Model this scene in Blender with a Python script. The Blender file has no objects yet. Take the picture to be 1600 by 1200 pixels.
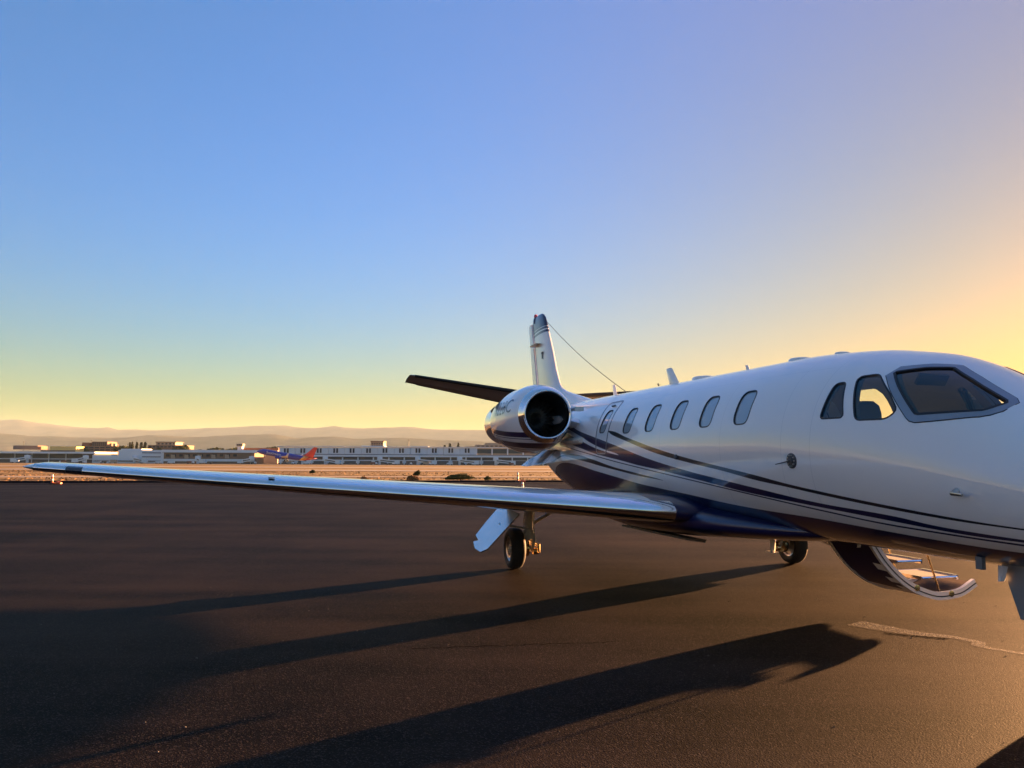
import bpy, bmesh, math, random
import numpy as np
from mathutils import Vector, Matrix

SC = bpy.context.scene
COL = SC.collection
R = math.radians
random.seed(7)

# ------------------------------------------------------------------ camera, sky, sun, exposure
EYE = 1.70
LENS_PX, HORIZON, ROLL = 1200.0, 717.0, R(0.3)
_p = math.atan((HORIZON - 600) / LENS_PX)
_f = Vector((0, math.cos(_p), math.sin(_p)))
_u0 = Vector((0, -math.sin(_p), math.cos(_p)))
_r = Vector((1, 0, 0)) * math.cos(ROLL) + _u0 * math.sin(ROLL)
_u = _u0 * math.cos(ROLL) - Vector((1, 0, 0)) * math.sin(ROLL)
cam_data = bpy.data.cameras.new('camera')
cam = bpy.data.objects.new('camera', cam_data)
COL.objects.link(cam)
cam.matrix_world = Matrix(((_r.x, _u.x, -_f.x, 0), (_r.y, _u.y, -_f.y, 0), (_r.z, _u.z, -_f.z, EYE), (0, 0, 0, 1)))
cam_data.sensor_width = 36
cam_data.sensor_fit = 'HORIZONTAL'
cam_data.lens = 27.0
cam_data.clip_end = 60000
SC.camera = cam

SUN_AZ, SUN_EL = R(48.5), R(5.2)          # azimuth from +Y towards +X
SUNV = Vector((math.sin(SUN_AZ) * math.cos(SUN_EL), math.cos(SUN_AZ) * math.cos(SUN_EL), math.sin(SUN_EL)))
world = bpy.data.worlds.new('World')
SC.world = world
world.use_nodes = True
wn = world.node_tree
bg = wn.nodes['Background']
sky = wn.nodes.new('ShaderNodeTexSky')
sky.sky_type = 'NISHITA'
sky.sun_disc = False
sky.sun_elevation = SUN_EL
sky.sun_rotation = SUN_AZ
sky.altitude = 30
sky.air_density = 1.0
sky.dust_density = 0.2
sky.ozone_density = 1.0
EXPOSURE = 3.25
# grade of the sky: a power per channel and a broad warm aureole round the low sun, the same all round the dome
GRADE = ((-3.995, 2.078, 0.342, -0.854, -0.677, 0.358, 0.123, 3.309), (-2.617, 1.221, -1.31, -0.029, -0.761, 1.334, -0.328, 1.106), (-2.24, 1.554, -2.76, -0.518, -2.209, 2.04, 0.906, 0.707))
def wmath(op, a, b=None):
    n = wn.nodes.new('ShaderNodeMath')
    n.operation = op
    for i, q in enumerate((a, b)):
        if q is None: continue
        if isinstance(q, (int, float)): n.inputs[i].default_value = q
        else: wn.links.new(q, n.inputs[i])
    return n.outputs[0]
wtc = wn.nodes.new('ShaderNodeTexCoord')
wdot = wn.nodes.new('ShaderNodeVectorMath')
wdot.operation = 'DOT_PRODUCT'
wdot.inputs[1].default_value = SUNV
wn.links.new(wtc.outputs['Generated'], wdot.inputs[0])
wsep = wn.nodes.new('ShaderNodeSeparateXYZ')
wn.links.new(wtc.outputs['Generated'], wsep.inputs[0])
cg = wmath('MULTIPLY_ADD', wdot.outputs['Value'], 0.5)
cg.node.inputs[2].default_value = 0.5
c4, c16 = wmath('POWER', cg, 4.0), wmath('POWER', cg, 16.0)
c4z = wmath('MULTIPLY', c4, wmath('MAXIMUM', wsep.outputs[2], 0.0))
low = wmath('EXPONENT', wmath('MULTIPLY', wmath('MAXIMUM', wsep.outputs[2], 0.0), -1 / math.sin(R(6))))
wcol = wn.nodes.new('ShaderNodeSeparateColor')
wn.links.new(sky.outputs[0], wcol.inputs[0])
wout = wn.nodes.new('ShaderNodeCombineColor')
BG_STRENGTH = 0.1
for i, (g0, p, g1, g2, g3, g4, g5, g6) in enumerate(GRADE):
    e = wmath('ADD', wmath('ADD', wmath('MULTIPLY', c4, g1), wmath('MULTIPLY', c16, g2)), wmath('ADD', wmath('MULTIPLY', low, g3), wmath('ADD', wmath('MULTIPLY', cg, g4), wmath('ADD', wmath('MULTIPLY', c4z, g5), wmath('ADD', wmath('MULTIPLY', wmath('MAXIMUM', wsep.outputs[2], 0.0), g6), g0)))))
    v = wmath('MULTIPLY', wmath('POWER', wcol.outputs[i], p), wmath('EXPONENT', e))
    wn.links.new(wmath('MULTIPLY', v, 2 ** -EXPOSURE / BG_STRENGTH), wout.inputs[i])
wn.links.new(wout.outputs[0], bg.inputs[0])
bg.inputs[1].default_value = BG_STRENGTH

sun_data = bpy.data.lights.new('sun', 'SUN')
sun_data.energy = 5.0
sun_data.angle = R(0.55)
sun_data.color = (1.0, 0.49, 0.20)
sun = bpy.data.objects.new('sun', sun_data)
COL.objects.link(sun)
sun.rotation_euler = SUNV.to_track_quat('Z', 'Y').to_euler()

SC.view_settings.view_transform = 'Standard'
SC.view_settings.look = 'None'
SC.view_settings.gamma = 1
SC.view_settings.exposure = EXPOSURE
SC.view_settings.use_curve_mapping = False
SC.cycles.max_bounces = 8
SC.cycles.transparent_max_bounces = 12
SC.cycles.volume_bounces = 1
SC.cycles.sample_clamp_indirect = 6

# ------------------------------------------------------------------ materials
def principled(name):
    m = bpy.data.materials.new(name)
    m.use_nodes = True
    return m, m.node_tree, m.node_tree.nodes['Principled BSDF']

def mat(name, col, rough=0.5, metal=0.0, coat=0.0, var=0.0, scale=8.0, spec=0.5, bump=0.0, emit=None, rvar=0.0):
    m, t, b = principled(name)
    c = (col[0], col[1], col[2], 1)
    b.inputs['Base Color'].default_value = c
    b.inputs['Roughness'].default_value = rough
    b.inputs['Metallic'].default_value = metal
    b.inputs['Coat Weight'].default_value = coat
    b.inputs['Coat Roughness'].default_value = 0.03
    b.inputs['Specular IOR Level'].default_value = spec
    if emit:
        b.inputs['Emission Color'].default_value = c
        b.inputs['Emission Strength'].default_value = emit
    if var or bump or rvar:
        tc = t.nodes.new('ShaderNodeTexCoord')
        nz = t.nodes.new('ShaderNodeTexNoise')
        nz.inputs['Scale'].default_value = scale
        nz.inputs['Detail'].default_value = 6
        t.links.new(tc.outputs['Object'], nz.inputs['Vector'])
        if var:
            mp = t.nodes.new('ShaderNodeMapRange')
            mp.inputs['From Min'].default_value = 0.3
            mp.inputs['From Max'].default_value = 0.7
            mp.inputs['To Min'].default_value = 1 - var
            mp.inputs['To Max'].default_value = 1 + var
            t.links.new(nz.outputs[0], mp.inputs['Value'])
            mx = t.nodes.new('ShaderNodeVectorMath')
            mx.operation = 'SCALE'
            mx.inputs[0].default_value = col
            t.links.new(mp.outputs[0], mx.inputs['Scale'])
            t.links.new(mx.outputs[0], b.inputs['Base Color'])
        if rvar:
            mr = t.nodes.new('ShaderNodeMapRange')
            mr.inputs['From Min'].default_value = 0.3
            mr.inputs['From Max'].default_value = 0.7
            mr.inputs['To Min'].default_value = rough
            mr.inputs['To Max'].default_value = rough + rvar
            t.links.new(nz.outputs[0], mr.inputs['Value'])
            t.links.new(mr.outputs[0], b.inputs['Roughness'])
        if bump:
            bp = t.nodes.new('ShaderNodeBump')
            bp.inputs['Strength'].default_value = bump
            bp.inputs['Distance'].default_value = 0.01
            t.links.new(nz.outputs[0], bp.inputs['Height'])
            t.links.new(bp.outputs[0], b.inputs['Normal'])
    return m

WHITE = (0.82, 0.81, 0.80)
NAVY = (0.006, 0.010, 0.060)
DARK = (0.012, 0.012, 0.02)
M = {}
M['white'] = mat('white_paint', WHITE, 0.3, 0, 1.0, 0.02, 1.5)
M['navy'] = mat('navy_paint', NAVY, 0.3, 0, 0.6)
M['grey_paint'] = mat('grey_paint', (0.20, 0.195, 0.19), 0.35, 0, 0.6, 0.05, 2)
M['frame'] = mat('windshield_frame_metal', (0.30, 0.32, 0.36), 0.38, 0.6, 0, 0.05, 12)
M['seal'] = mat('black_seal', (0.012, 0.013, 0.018), 0.5)
M['frame_grey'] = mat('door_grey', (0.16, 0.16, 0.165), 0.5)
M['groove'] = mat('panel_gap', (0.06, 0.065, 0.08), 0.5)
M['chrome'] = mat('polished_metal', (0.86, 0.87, 0.90), 0.07, 1.0, 0, 0.03, 3, rvar=0.05)
M['steel'] = mat('brushed_steel', (0.52, 0.50, 0.47), 0.3, 1.0, 0, 0.1, 20)
M['gear'] = mat('gear_grey_paint', (0.48, 0.45, 0.42), 0.4, 0, 0.2, 0.1, 10)
M['gear_white'] = mat('gear_door_white', (0.72, 0.70, 0.68), 0.35, 0, 0.4, 0.05, 6)
M['polish'] = mat('polished_door_skin', (0.80, 0.80, 0.80), 0.22, 0.75, 0, 0.05, 8)
M['brass'] = mat('brake_metal', (0.75, 0.55, 0.3), 0.25, 1.0)
M['rubber'] = mat('tyre_rubber', (0.018, 0.017, 0.017), 0.75, 0, 0, 0.2, 30, bump=0.2)
M['duct'] = mat('dark_duct', (0.03, 0.028, 0.026), 0.4, 0.3)
M['fan'] = mat('fan_titanium', (0.05, 0.048, 0.045), 0.5, 0.6)
M['cabinlining'] = mat('cabin_lining', (0.17, 0.17, 0.16), 0.8)
M['seat'] = mat('seat_leather', (0.16, 0.15, 0.14), 0.6, bump=0.1)
M['beacon'] = mat('red_lens', (0.75, 0.05, 0.04), 0.15, 0, 0.8)
M['rag'] = mat('cream_plastic', (0.62, 0.58, 0.48), 0.5, 0, 0, 0.08, 14)
M['wire'] = mat('antenna_wire', (0.05, 0.05, 0.055), 0.5)
M['lens_dark'] = mat('dark_lens', (0.02, 0.025, 0.035), 0.08, 0, 1)

def glass_mat(name, tint, fres=1.0):
    m = bpy.data.materials.new(name)
    m.use_nodes = True
    t = m.node_tree
    t.nodes.clear()
    out = t.nodes.new('ShaderNodeOutputMaterial')
    mx = t.nodes.new('ShaderNodeMixShader')
    tr = t.nodes.new('ShaderNodeBsdfTransparent')
    tr.inputs[0].default_value = (*tint, 1)
    gl = t.nodes.new('ShaderNodeBsdfGlossy')
    gl.inputs['Roughness'].default_value = 0.02
    gl.inputs['Color'].default_value = (0.9, 0.95, 1, 1)
    fr = t.nodes.new('ShaderNodeFresnel')
    fr.inputs[0].default_value = 1.75
    t.links.new(fr.outputs[0], mx.inputs[0])
    t.links.new(tr.outputs[0], mx.inputs[1])
    t.links.new(gl.outputs[0], mx.inputs[2])
    t.links.new(mx.outputs[0], out.inputs[0])
    return m
M['glass'] = glass_mat('cockpit_glass', (0.60, 0.78, 0.74))
M['pane'] = mat('cabin_pane', (0.30, 0.37, 0.42), 0.06, 0, 1.0)

# ------------------------------------------------------------------ mesh helpers
class MB:
    """collects shapes for ONE mesh object"""
    def __init__(s):
        s.v, s.f = [], []
    def add(s, v, f):
        n = len(s.v)
        s.v += [tuple(p) for p in v]
        s.f += [tuple(i + n for i in q) for q in f]
        return s
    def box(s, c, d, rot=None):
        x, y, z = d[0] / 2, d[1] / 2, d[2] / 2
        v = [Vector(p) for p in ((-x, -y, -z), (x, -y, -z), (x, y, -z), (-x, y, -z), (-x, -y, z), (x, -y, z), (x, y, z), (-x, y, z))]
        if rot is not None:
            v = [rot @ p for p in v]
        v = [p + Vector(c) for p in v]
        return s.add(v, [(0, 3, 2, 1), (4, 5, 6, 7), (0, 1, 5, 4), (1, 2, 6, 5), (2, 3, 7, 6), (3, 0, 4, 7)])
    def span(s, x0, x1, y0, y1, z0, z1):
        return s.box(((x0 + x1) / 2, (y0 + y1) / 2, (z0 + z1) / 2), (abs(x1 - x0), abs(y1 - y0), abs(z1 - z0)))
    def loft(s, rings, closed=True, caps=True):
        n = len(rings[0])
        v = [p for r in rings for p in r]
        f = []
        for i in range(len(rings) - 1):
            for j in range(n if closed else n - 1):
                k = (j + 1) % n
                f.append((i * n + j, i * n + k, (i + 1) * n + k, (i + 1) * n + j))
        if caps and closed:
            f.append(tuple(range(n))[::-1])
            f.append(tuple(range((len(rings) - 1) * n, len(rings) * n)))
        return s.add(v, f)
    def tube(s, path, rad, n=10, caps=True):
        path = [Vector(p) for p in path]
        if not hasattr(rad, '__len__'):
            rad = [rad] * len(path)
        rings = []
        for i, p in enumerate(path):
            d = (path[min(i + 1, len(path) - 1)] - path[max(i - 1, 0)]).normalized()
            a = d.cross(Vector((0, 0, 1)))
            if a.length < 1e-3:
                a = d.cross(Vector((0, 1, 0)))
            a.normalize()
            b = d.cross(a)
            rings.append([p + (a * math.cos(t) + b * math.sin(t)) * rad[i] for t in [2 * math.pi * k / n for k in range(n)]])
        return s.loft(rings, True, caps)
    def lathe(s, c, axis, prof, n=32, caps=False):
        """prof: list of (along, radius)"""
        ax = Vector(axis).normalized()
        a = ax.cross(Vector((0, 0, 1)))
        if a.length < 1e-3:
            a = Vector((1, 0, 0))
        a.normalize()
        b = ax.cross(a)
        c = Vector(c)
        rings = [[c + ax * h + (a * math.cos(t) + b * math.sin(t)) * r for t in [2 * math.pi * k / n for k in range(n)]] for h, r in prof]
        return s.loft(rings, True, caps)
    def build(s, name, m, parent=None, smooth=True, ang=35, recalc=True):
        me = bpy.data.meshes.new(name)
        me.from_pydata([tuple(p) for p in s.v], [], s.f)
        if recalc:
            bm = bmesh.new()
            bm.from_mesh(me)
            bmesh.ops.recalc_face_normals(bm, faces=bm.faces[:])
            bm.to_mesh(me)
            bm.free()
        o = bpy.data.objects.new(name, me)
        COL.objects.link(o)
        for mm in (m if isinstance(m, (list, tuple)) else [m]):
            me.materials.append(mm)
        if smooth:
            me.polygons.foreach_set('use_smooth', [True] * len(me.polygons))
            me.set_sharp_from_angle(angle=R(ang))
        if parent is not None:
            o.parent = parent
        return o

def tag(o, label=None, cat=None, group=None, kind=None):
    if label: o['label'] = label
    if cat: o['category'] = cat
    if group: o['group'] = group
    if kind: o['kind'] = kind
    return o

def empty(name, loc=(0, 0, 0), rz=0.0):
    o = bpy.data.objects.new(name, None)
    COL.objects.link(o)
    o.location = loc
    o.rotation_euler = (0, 0, rz)
    o.empty_display_size = 0.3
    return o

def pchip(x, y):
    x = np.asarray(x, float); y = np.asarray(y, float)
    h = np.diff(x); d = np.diff(y) / h
    m = np.zeros(len(x)); m[0] = d[0]; m[-1] = d[-1]
    for i in range(1, len(x) - 1):
        if d[i - 1] * d[i] > 0:
            a = 2 * h[i] + h[i - 1]; b = h[i] + 2 * h[i - 1]
            m[i] = (a + b) / (a / d[i - 1] + b / d[i])
    def ev(q):
        q = np.clip(q, x[0], x[-1])
        i = np.clip(np.searchsorted(x, q) - 1, 0, len(h) - 1)
        t = (q - x[i]) / h[i]
        return (2 * t**3 - 3 * t**2 + 1) * y[i] + (t**3 - 2 * t**2 + t) * h[i] * m[i] + (-2 * t**3 + 3 * t**2) * y[i + 1] + (t**3 - t**2) * h[i] * m[i + 1]
    return ev

def fbm(x, seed=0):
    v = 0
    for k in range(5):
        v += math.sin(x * (1.7 ** k) * 1.3 + seed * (k + 1) * 2.1 + math.sin(x * 0.7 * 1.9 ** k + seed)) / 1.6 ** k
    return v / 2.4

# ------------------------------------------------------------------ ground
def fall(y):
    """the field falls away gently beyond the apron"""
    return -0.0066 * min(max(y - 62, 0), 590)

def grid(name, xs, ys, zf, m):
    b = MB()
    n = len(xs)
    b.v = [(x, y, zf(x, y)) for y in ys for x in xs]
    b.f = [(j * n + i, j * n + i + 1, (j + 1) * n + i + 1, (j + 1) * n + i) for j in range(len(ys) - 1) for i in range(n - 1)]
    return b.build(name, m, None, True, 60, False)

def field_material():
    m, t, b = principled('dry_grass_field')
    tc = t.nodes.new('ShaderNodeTexCoord')
    mp = t.nodes.new('ShaderNodeMapping')
    mp.inputs['Scale'].default_value = (0.012, 0.10, 1)
    n1 = t.nodes.new('ShaderNodeTexNoise'); n1.inputs['Scale'].default_value = 1.0; n1.inputs['Detail'].default_value = 8; n1.inputs['Roughness'].default_value = 0.65
    n2 = t.nodes.new('ShaderNodeTexNoise'); n2.inputs['Scale'].default_value = 0.9; n2.inputs['Detail'].default_value = 8
    r = t.nodes.new('ShaderNodeValToRGB')
    r.color_ramp.elements[0].position = 0.34; r.color_ramp.elements[0].color = (0.15, 0.095, 0.038, 1)
    r.color_ramp.elements[1].position = 0.68; r.color_ramp.elements[1].color = (0.44, 0.30, 0.125, 1)
    e = r.color_ramp.elements.new(0.5); e.color = (0.31, 0.20, 0.075, 1)
    mx = t.nodes.new('ShaderNodeMath'); mx.operation = 'MULTIPLY_ADD'; mx.inputs[1].default_value = 0.35
    t.links.new(tc.outputs['Object'], mp.inputs[0]); t.links.new(mp.outputs[0], n1.inputs['Vector']); t.links.new(tc.outputs['Object'], n2.inputs['Vector'])
    sb = t.nodes.new('ShaderNodeMath'); sb.operation = 'SUBTRACT'; sb.inputs[1].default_value = 0.5
    t.links.new(n2.outputs[0], sb.inputs[0]); t.links.new(sb.outputs[0], mx.inputs[0]); t.links.new(n1.outputs[0], mx.inputs[2])
    t.links.new(mx.outputs[0], r.inputs[0]); t.links.new(r.outputs[0], b.inputs['Base Color'])
    b.inputs['Roughness'].default_value = 0.95; b.inputs['Specular IOR Level'].default_value = 0.1
    bp = t.nodes.new('ShaderNodeBump'); bp.inputs['Strength'].default_value = 0.6; bp.inputs['Distance'].default_value = 0.12
    t.links.new(n2.outputs[0], bp.inputs['Height']); t.links.new(bp.outputs[0], b.inputs['Normal'])
    return m
M['field'] = field_material()

def asphalt_material(name, c0, c1, rough=0.62):
    m, t, b = principled(name)
    tc = t.nodes.new('ShaderNodeTexCoord')
    big = t.nodes.new('ShaderNodeTexNoise'); big.inputs['Scale'].default_value = 0.35; big.inputs['Detail'].default_value = 7; big.inputs['Roughness'].default_value = 0.6
    mp = t.nodes.new('ShaderNodeMapping'); mp.inputs['Rotation'].default_value = (0, 0, R(14)); mp.inputs['Scale'].default_value = (0.12, 1.1, 1)
    stk = t.nodes.new('ShaderNodeTexNoise'); stk.inputs['Scale'].default_value = 0.8; stk.inputs['Detail'].default_value = 6
    fine = t.nodes.new('ShaderNodeTexNoise'); fine.inputs['Scale'].default_value = 75; fine.inputs['Detail'].default_value = 4
    vor = t.nodes.new('ShaderNodeTexVoronoi'); vor.inputs['Scale'].default_value = 115
    for n in (big, fine, vor): t.links.new(tc.outputs['Object'], n.inputs['Vector'])
    t.links.new(tc.outputs['Object'], mp.inputs[0]); t.links.new(mp.outputs[0], stk.inputs['Vector'])
    def mth(o, x, y, z=0.0):
        n = t.nodes.new('ShaderNodeMath'); n.operation = o
        for i, q in enumerate((x, y, z)):
            if isinstance(q, (int, float)): n.inputs[i].default_value = q
            else: t.links.new(q, n.inputs[i])
        return n
    a1 = mth('MULTIPLY_ADD', stk.outputs[0], 1.5, mth('MULTIPLY_ADD', big.outputs[0], 1.7, -1.1).outputs[0])
    a2 = mth('MULTIPLY_ADD', fine.outputs[0], 0.5, mth('SUBTRACT', a1.outputs[0], 0.25).outputs[0])
    rp = t.nodes.new('ShaderNodeMapRange'); rp.inputs['From Min'].default_value = 0.15; rp.inputs['From Max'].default_value = 0.85
    t.links.new(a2.outputs[0], rp.inputs['Value'])
    mc = t.nodes.new('ShaderNodeMix'); mc.data_type = 'RGBA'
    mc.inputs['A'].default_value = (*c0, 1); mc.inputs['B'].default_value = (*c1, 1)
    t.links.new(rp.outputs[0], mc.inputs['Factor'])
    # pale aggregate stones
    gt = t.nodes.new('ShaderNodeMath'); gt.operation = 'GREATER_THAN'; gt.inputs[1].default_value = 0.88
    sp = t.nodes.new('ShaderNodeSeparateColor'); t.links.new(vor.outputs['Color'], sp.inputs[0]); t.links.new(sp.outputs[0], gt.inputs[0])
    ms = t.nodes.new('ShaderNodeMix'); ms.data_type = 'RGBA'; ms.inputs['B'].default_value = (0.075, 0.058, 0.048, 1)
    fm = t.nodes.new('ShaderNodeMath'); fm.operation = 'MULTIPLY'; fm.inputs[1].default_value = 0.5
    t.links.new(gt.outputs[0], fm.inputs[0]); t.links.new(fm.outputs[0], ms.inputs['Factor']); t.links.new(mc.outputs['Result'], ms.inputs['A'])
    t.links.new(ms.outputs['Result'], b.inputs['Base Color'])
    b.inputs['Roughness'].default_value = rough
    b.inputs['Specular IOR Level'].default_value = 0.022
    ad = t.nodes.new('ShaderNodeMath'); ad.operation = 'MULTIPLY_ADD'; ad.inputs[1].default_value = 0.6
    t.links.new(vor.outputs['Distance'], ad.inputs[0]); t.links.new(fine.outputs[0], ad.inputs[2])
    bp = t.nodes.new('ShaderNodeBump'); bp.inputs['Strength'].default_value = 0.6; bp.inputs['Distance'].default_value = 0.005
    t.links.new(ad.outputs[0], bp.inputs['Height'])
    b2 = t.nodes.new('ShaderNodeBump'); b2.inputs['Strength'].default_value = 0.25; b2.inputs['Distance'].default_value = 0.03
    t.links.new(a1.outputs[0], b2.inputs['Height']); t.links.new(bp.outputs[0], b2.inputs['Normal'])
    t.links.new(b2.outputs[0], b.inputs['Normal'])
    return m
M['asphalt'] = asphalt_material('weathered_asphalt', (0.0018, 0.0014, 0.0012), (0.0228, 0.0158, 0.0120))
M['asphalt_dark'] = asphalt_material('fresh_asphalt', (0.008, 0.008, 0.009), (0.016, 0.015, 0.015), 0.8)
M['taxi'] = mat('taxiway_concrete', (0.29, 0.225, 0.15), 0.9, 0, 0, 0.15, 0.08)

EDGE = lambda x: 57.6 + 0.23 * x            # far edge of the apron
xs = [-30000, -8000, -3000, -1500, -800, -400, -200, -100, -50, 0, 50, 100, 200, 400, 800, 1500, 3000, 8000, 30000]
ys = [-20000, -3000, -600, -150, 0, 30, 50, 62, 80, 100, 140, 200, 300, 450, 652, 900, 1500, 3000, 8000, 30000]
tag(grid('ground', xs, ys, lambda x, y: fall(y) - 0.03, M['field']), kind='structure')
ap = MB()
cols = [-170, -120, -80, -40, -20, 0, 20, 40, 80, 120, 170, 260]
rows = [0, 0.3, 0.55, 0.75, 0.88, 1.0]
apv = [(x, -220 + (EDGE(x) + 220) * q, 0.0) for q in rows for x in cols]
nc = len(cols)
ap.add(apv, [(j * nc + i, j * nc + i + 1, (j + 1) * nc + i + 1, (j + 1) * nc + i) for j in range(len(rows) - 1) for i in range(nc - 1)])
tag(ap.build('apron', M['asphalt'], None, False, recalc=False), kind='structure')
st = MB()
sv = [(x, EDGE(x) + dy, 0.004 + hh) for x in cols for dy, hh in ((-4.6, 0), (-0.6, 0.0), (-0.45, 0.11), (0.25, 0.11), (0.6, -0.1))]
st.add(sv, [(i * 5 + k, (i + 1) * 5 + k, (i + 1) * 5 + k + 1, i * 5 + k + 1) for i in range(nc - 1) for k in range(4)])
tag(st.build('apron_edge_strip', M['asphalt_dark'], None, False), kind='structure')
def strip(name, y0, y1, m, slope=0.1):
    b = MB()
    X = [-1500, -400, -150, 0, 150, 400, 1500]
    v = []
    for x in X:
        for q in (0, 0.5, 1):
            y = y0 + (y1 - y0) * q + slope * max(min(x, 300), -300)
            v.append((x, y, fall(y) + 0.02))
    b.add(v, [(i * 3 + k, (i + 1) * 3 + k, (i + 1) * 3 + k + 1, i * 3 + k + 1) for i in range(len(X) - 1) for k in range(2)])
    return tag(b.build(name, m, None, False), kind='structure')
strip('service_road', 74, 80, M['taxi'], 0.23)
strip('taxiway', 128, 150, M['taxi'], 0.12)
strip('runway', 205, 255, M['taxi'], 0.05)
strip('terminal_ramp', 560, 640, M['taxi'], 0.0)

# ------------------------------------------------------------------ the business jet
JET = empty('business_jet', (2.33, 12.68, 0), R(-75))
tag(JET, 'white business jet with navy stripes, its polished wing stretching across the dark apron', 'airplane')

FT = np.array([(-7.0, 2.78, 2.42, .12, 2.6), (-6.0, 2.86, 2.02, .34, 2.42), (-5.0, 2.88, 1.66, .53, 2.25), (-4.0, 2.88, 1.34, .70, 2.08), (-3.0, 2.88, 1.09, .84, 1.95), (-2.0, 2.875, .94, .93, 1.89),
    (-1.0, 2.87, .885, .97, 1.875), (0, 2.865, .88, .98, 1.87), (3.4, 2.85, .87, .98, 1.86), (4.4, 2.845, .865, .975, 1.85), (5.0, 2.815, .86, .96, 1.82), (5.45, 2.775, .86, .94, 1.78), (5.81, 2.715, .86, .915, 1.74),
    (6.14, 2.645, .86, .885, 1.70), (6.4, 2.55, .865, .855, 1.66), (6.62, 2.44, .87, .825, 1.62), (6.96, 2.215, .88, .77, 1.56), (7.3, 1.99, .90, .69, 1.49), (7.7, 1.80, .93, .57, 1.42), (8.1, 1.64, .985, .42, 1.36), (8.35, 1.51, 1.06, .27, 1.32), (8.5, 1.37, 1.2, .11, 1.3)])
ZT, ZB, HW, ZM = [pchip(FT[:, 0], FT[:, k]) for k in (1, 2, 3, 4)]
NU, NL = 2.05, 2.2
def rside(s, z):
    m = float(ZM(s))
    if z > m:
        t = min((z - m) / (float(ZT(s)) - m), 1); n = NU
    else:
        t = min((m - z) / (m - float(ZB(s))), 1); n = NL
    return float(HW(s)) * max(1 - t ** n, 0) ** (1 / n)
def imp(s, r, z):
    m = float(ZM(s))
    if z > m:
        return (abs(r) / float(HW(s))) ** NU + ((z - m) / (float(ZT(s)) - m)) ** NU
    return (abs(r) / float(HW(s))) ** NL + ((m - z) / (m - float(ZB(s)))) ** NL
def fnorm(s, r, z):
    e = 2e-3
    g = Vector((imp(s + e, r, z) - imp(s - e, r, z), imp(s, r + e, z) - imp(s, r - e, z), imp(s, r, z + e) - imp(s, r, z - e)))
    return g.normalized() if g.length > 0 else Vector((0, 0, 1))
def J(s, r, z, side=1):
    """station forward of the main wheels, outboard distance, height -> local coordinates (side 1 = right)"""
    return (s, -r * side, z)
def surf(s, z, side=1, off=0.0):
    r = rside(s, z)
    n = fnorm(s, r, z)
    return J(s + n.x * off, r + n.y * off, z + n.z * off, side)
def fring(s, n=112, k=1.0, zfloor=None):
    out = []
    for i in range(n):
        a = 2 * math.pi * i / n
        c, sn = math.cos(a), math.sin(a)
        e = 2 / (NU if sn >= 0 else NL)
        m = float(ZM(s))
        h = (float(ZT(s)) - m) if sn >= 0 else (m - float(ZB(s)))
        z = m + k * h * math.copysign(abs(sn) ** e, sn)
        r = k * float(HW(s)) * math.copysign(abs(c) ** e, c)
        if zfloor is not None:
            z = max(z, zfloor)
        out.append((s, -r, z))
    return out

# paint scheme: the edges of the stripes as heights along the fuselage
SMIN, SMAX, ZLO, ZHI = -7.5, 9.0, 0.6, 3.0
def curve_node(t, xs, pts):
    fc = t.nodes.new('ShaderNodeFloatCurve')
    cv = fc.mapping.curves[0]
    pts = sorted(pts)
    P = [((s - SMIN) / (SMAX - SMIN), (z - ZLO) / (ZHI - ZLO)) for s, z in pts]
    P = [(0.0, P[0][1])] + P + [(1.0, P[-1][1])]
    cv.points[0].location = P[0]; cv.points[1].location = P[-1]
    for q in P[1:-1]:
        cv.points.new(*q)
    fc.mapping.update()
    t.links.new(xs, fc.inputs['Value'])
    return fc.outputs[0]
A_UP = [(0.38, 2.15), (1.168, 2.019), (2.242, 1.833), (3.105, 1.708), (3.826, 1.619), (4.434, 1.542), (4.948, 1.468), (5.4, 1.414), (6.271, 1.319), (6.838, 1.264), (7.295, 1.229), (8.5, 1.15)]
A_LO = [(0.36, 2.13), (0.53, 2.085), (1.182, 1.961), (2.236, 1.77), (3.092, 1.658), (3.809, 1.575), (4.409, 1.491), (4.931, 1.436), (5.383, 1.384), (6.257, 1.292), (6.828, 1.244), (7.289, 1.217), (8.5, 1.14)]
B_UP = [(-2.5, 2.42), (-0.891, 2.169), (0.385, 1.971), (0.951, 1.874), (1.571, 1.763), (2.117, 1.676), (3.048, 1.552), (3.416, 1.51), (4.356, 1.405), (5.327, 1.3), (6.222, 1.237), (6.57, 1.192), (6.937, 1.165), (7.252, 1.146), (8.5, 1.08)]
B_LO = [(-2.5, 2.10), (-0.9, 1.90), (-0.135, 1.795), (0.379, 1.738), (0.922, 1.685), (1.527, 1.619), (2.076, 1.572), (3.005, 1.476), (4.3, 1.339), (5.292, 1.262), (6.186, 1.192), (6.546, 1.161), (6.916, 1.136), (7.239, 1.126), (8.5, 1.07)]
W_UP = [(-2.5, 2.33), (-0.9, 2.10), (-0.3, 1.965), (0.3, 1.855), (0.87, 1.765), (0.9, 1.72), (2, 1.5)]
W_LO = [(-2.5, 2.24), (-0.9, 2.03), (-0.3, 1.915), (0.3, 1.825), (0.87, 1.762), (0.9, 1.76), (2, 1.6)]
C_MID = [(-2.5, 1.98), (-0.6, 1.81), (0.368, 1.702), (1.512, 1.588), (3.213, 1.428), (4.516, 1.303), (5.435, 1.216), (5.986, 1.166), (6.531, 1.136), (7.224, 1.104), (8.5, 1.05)]
D_UP = [(-2.6, 1.66), (-1.815, 1.785), (-1.11, 1.784), (-0.162, 1.686), (0.531, 1.592), (1.458, 1.50), (2.186, 1.425), (2.4, 1.38), (8, 1.0)]
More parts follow.
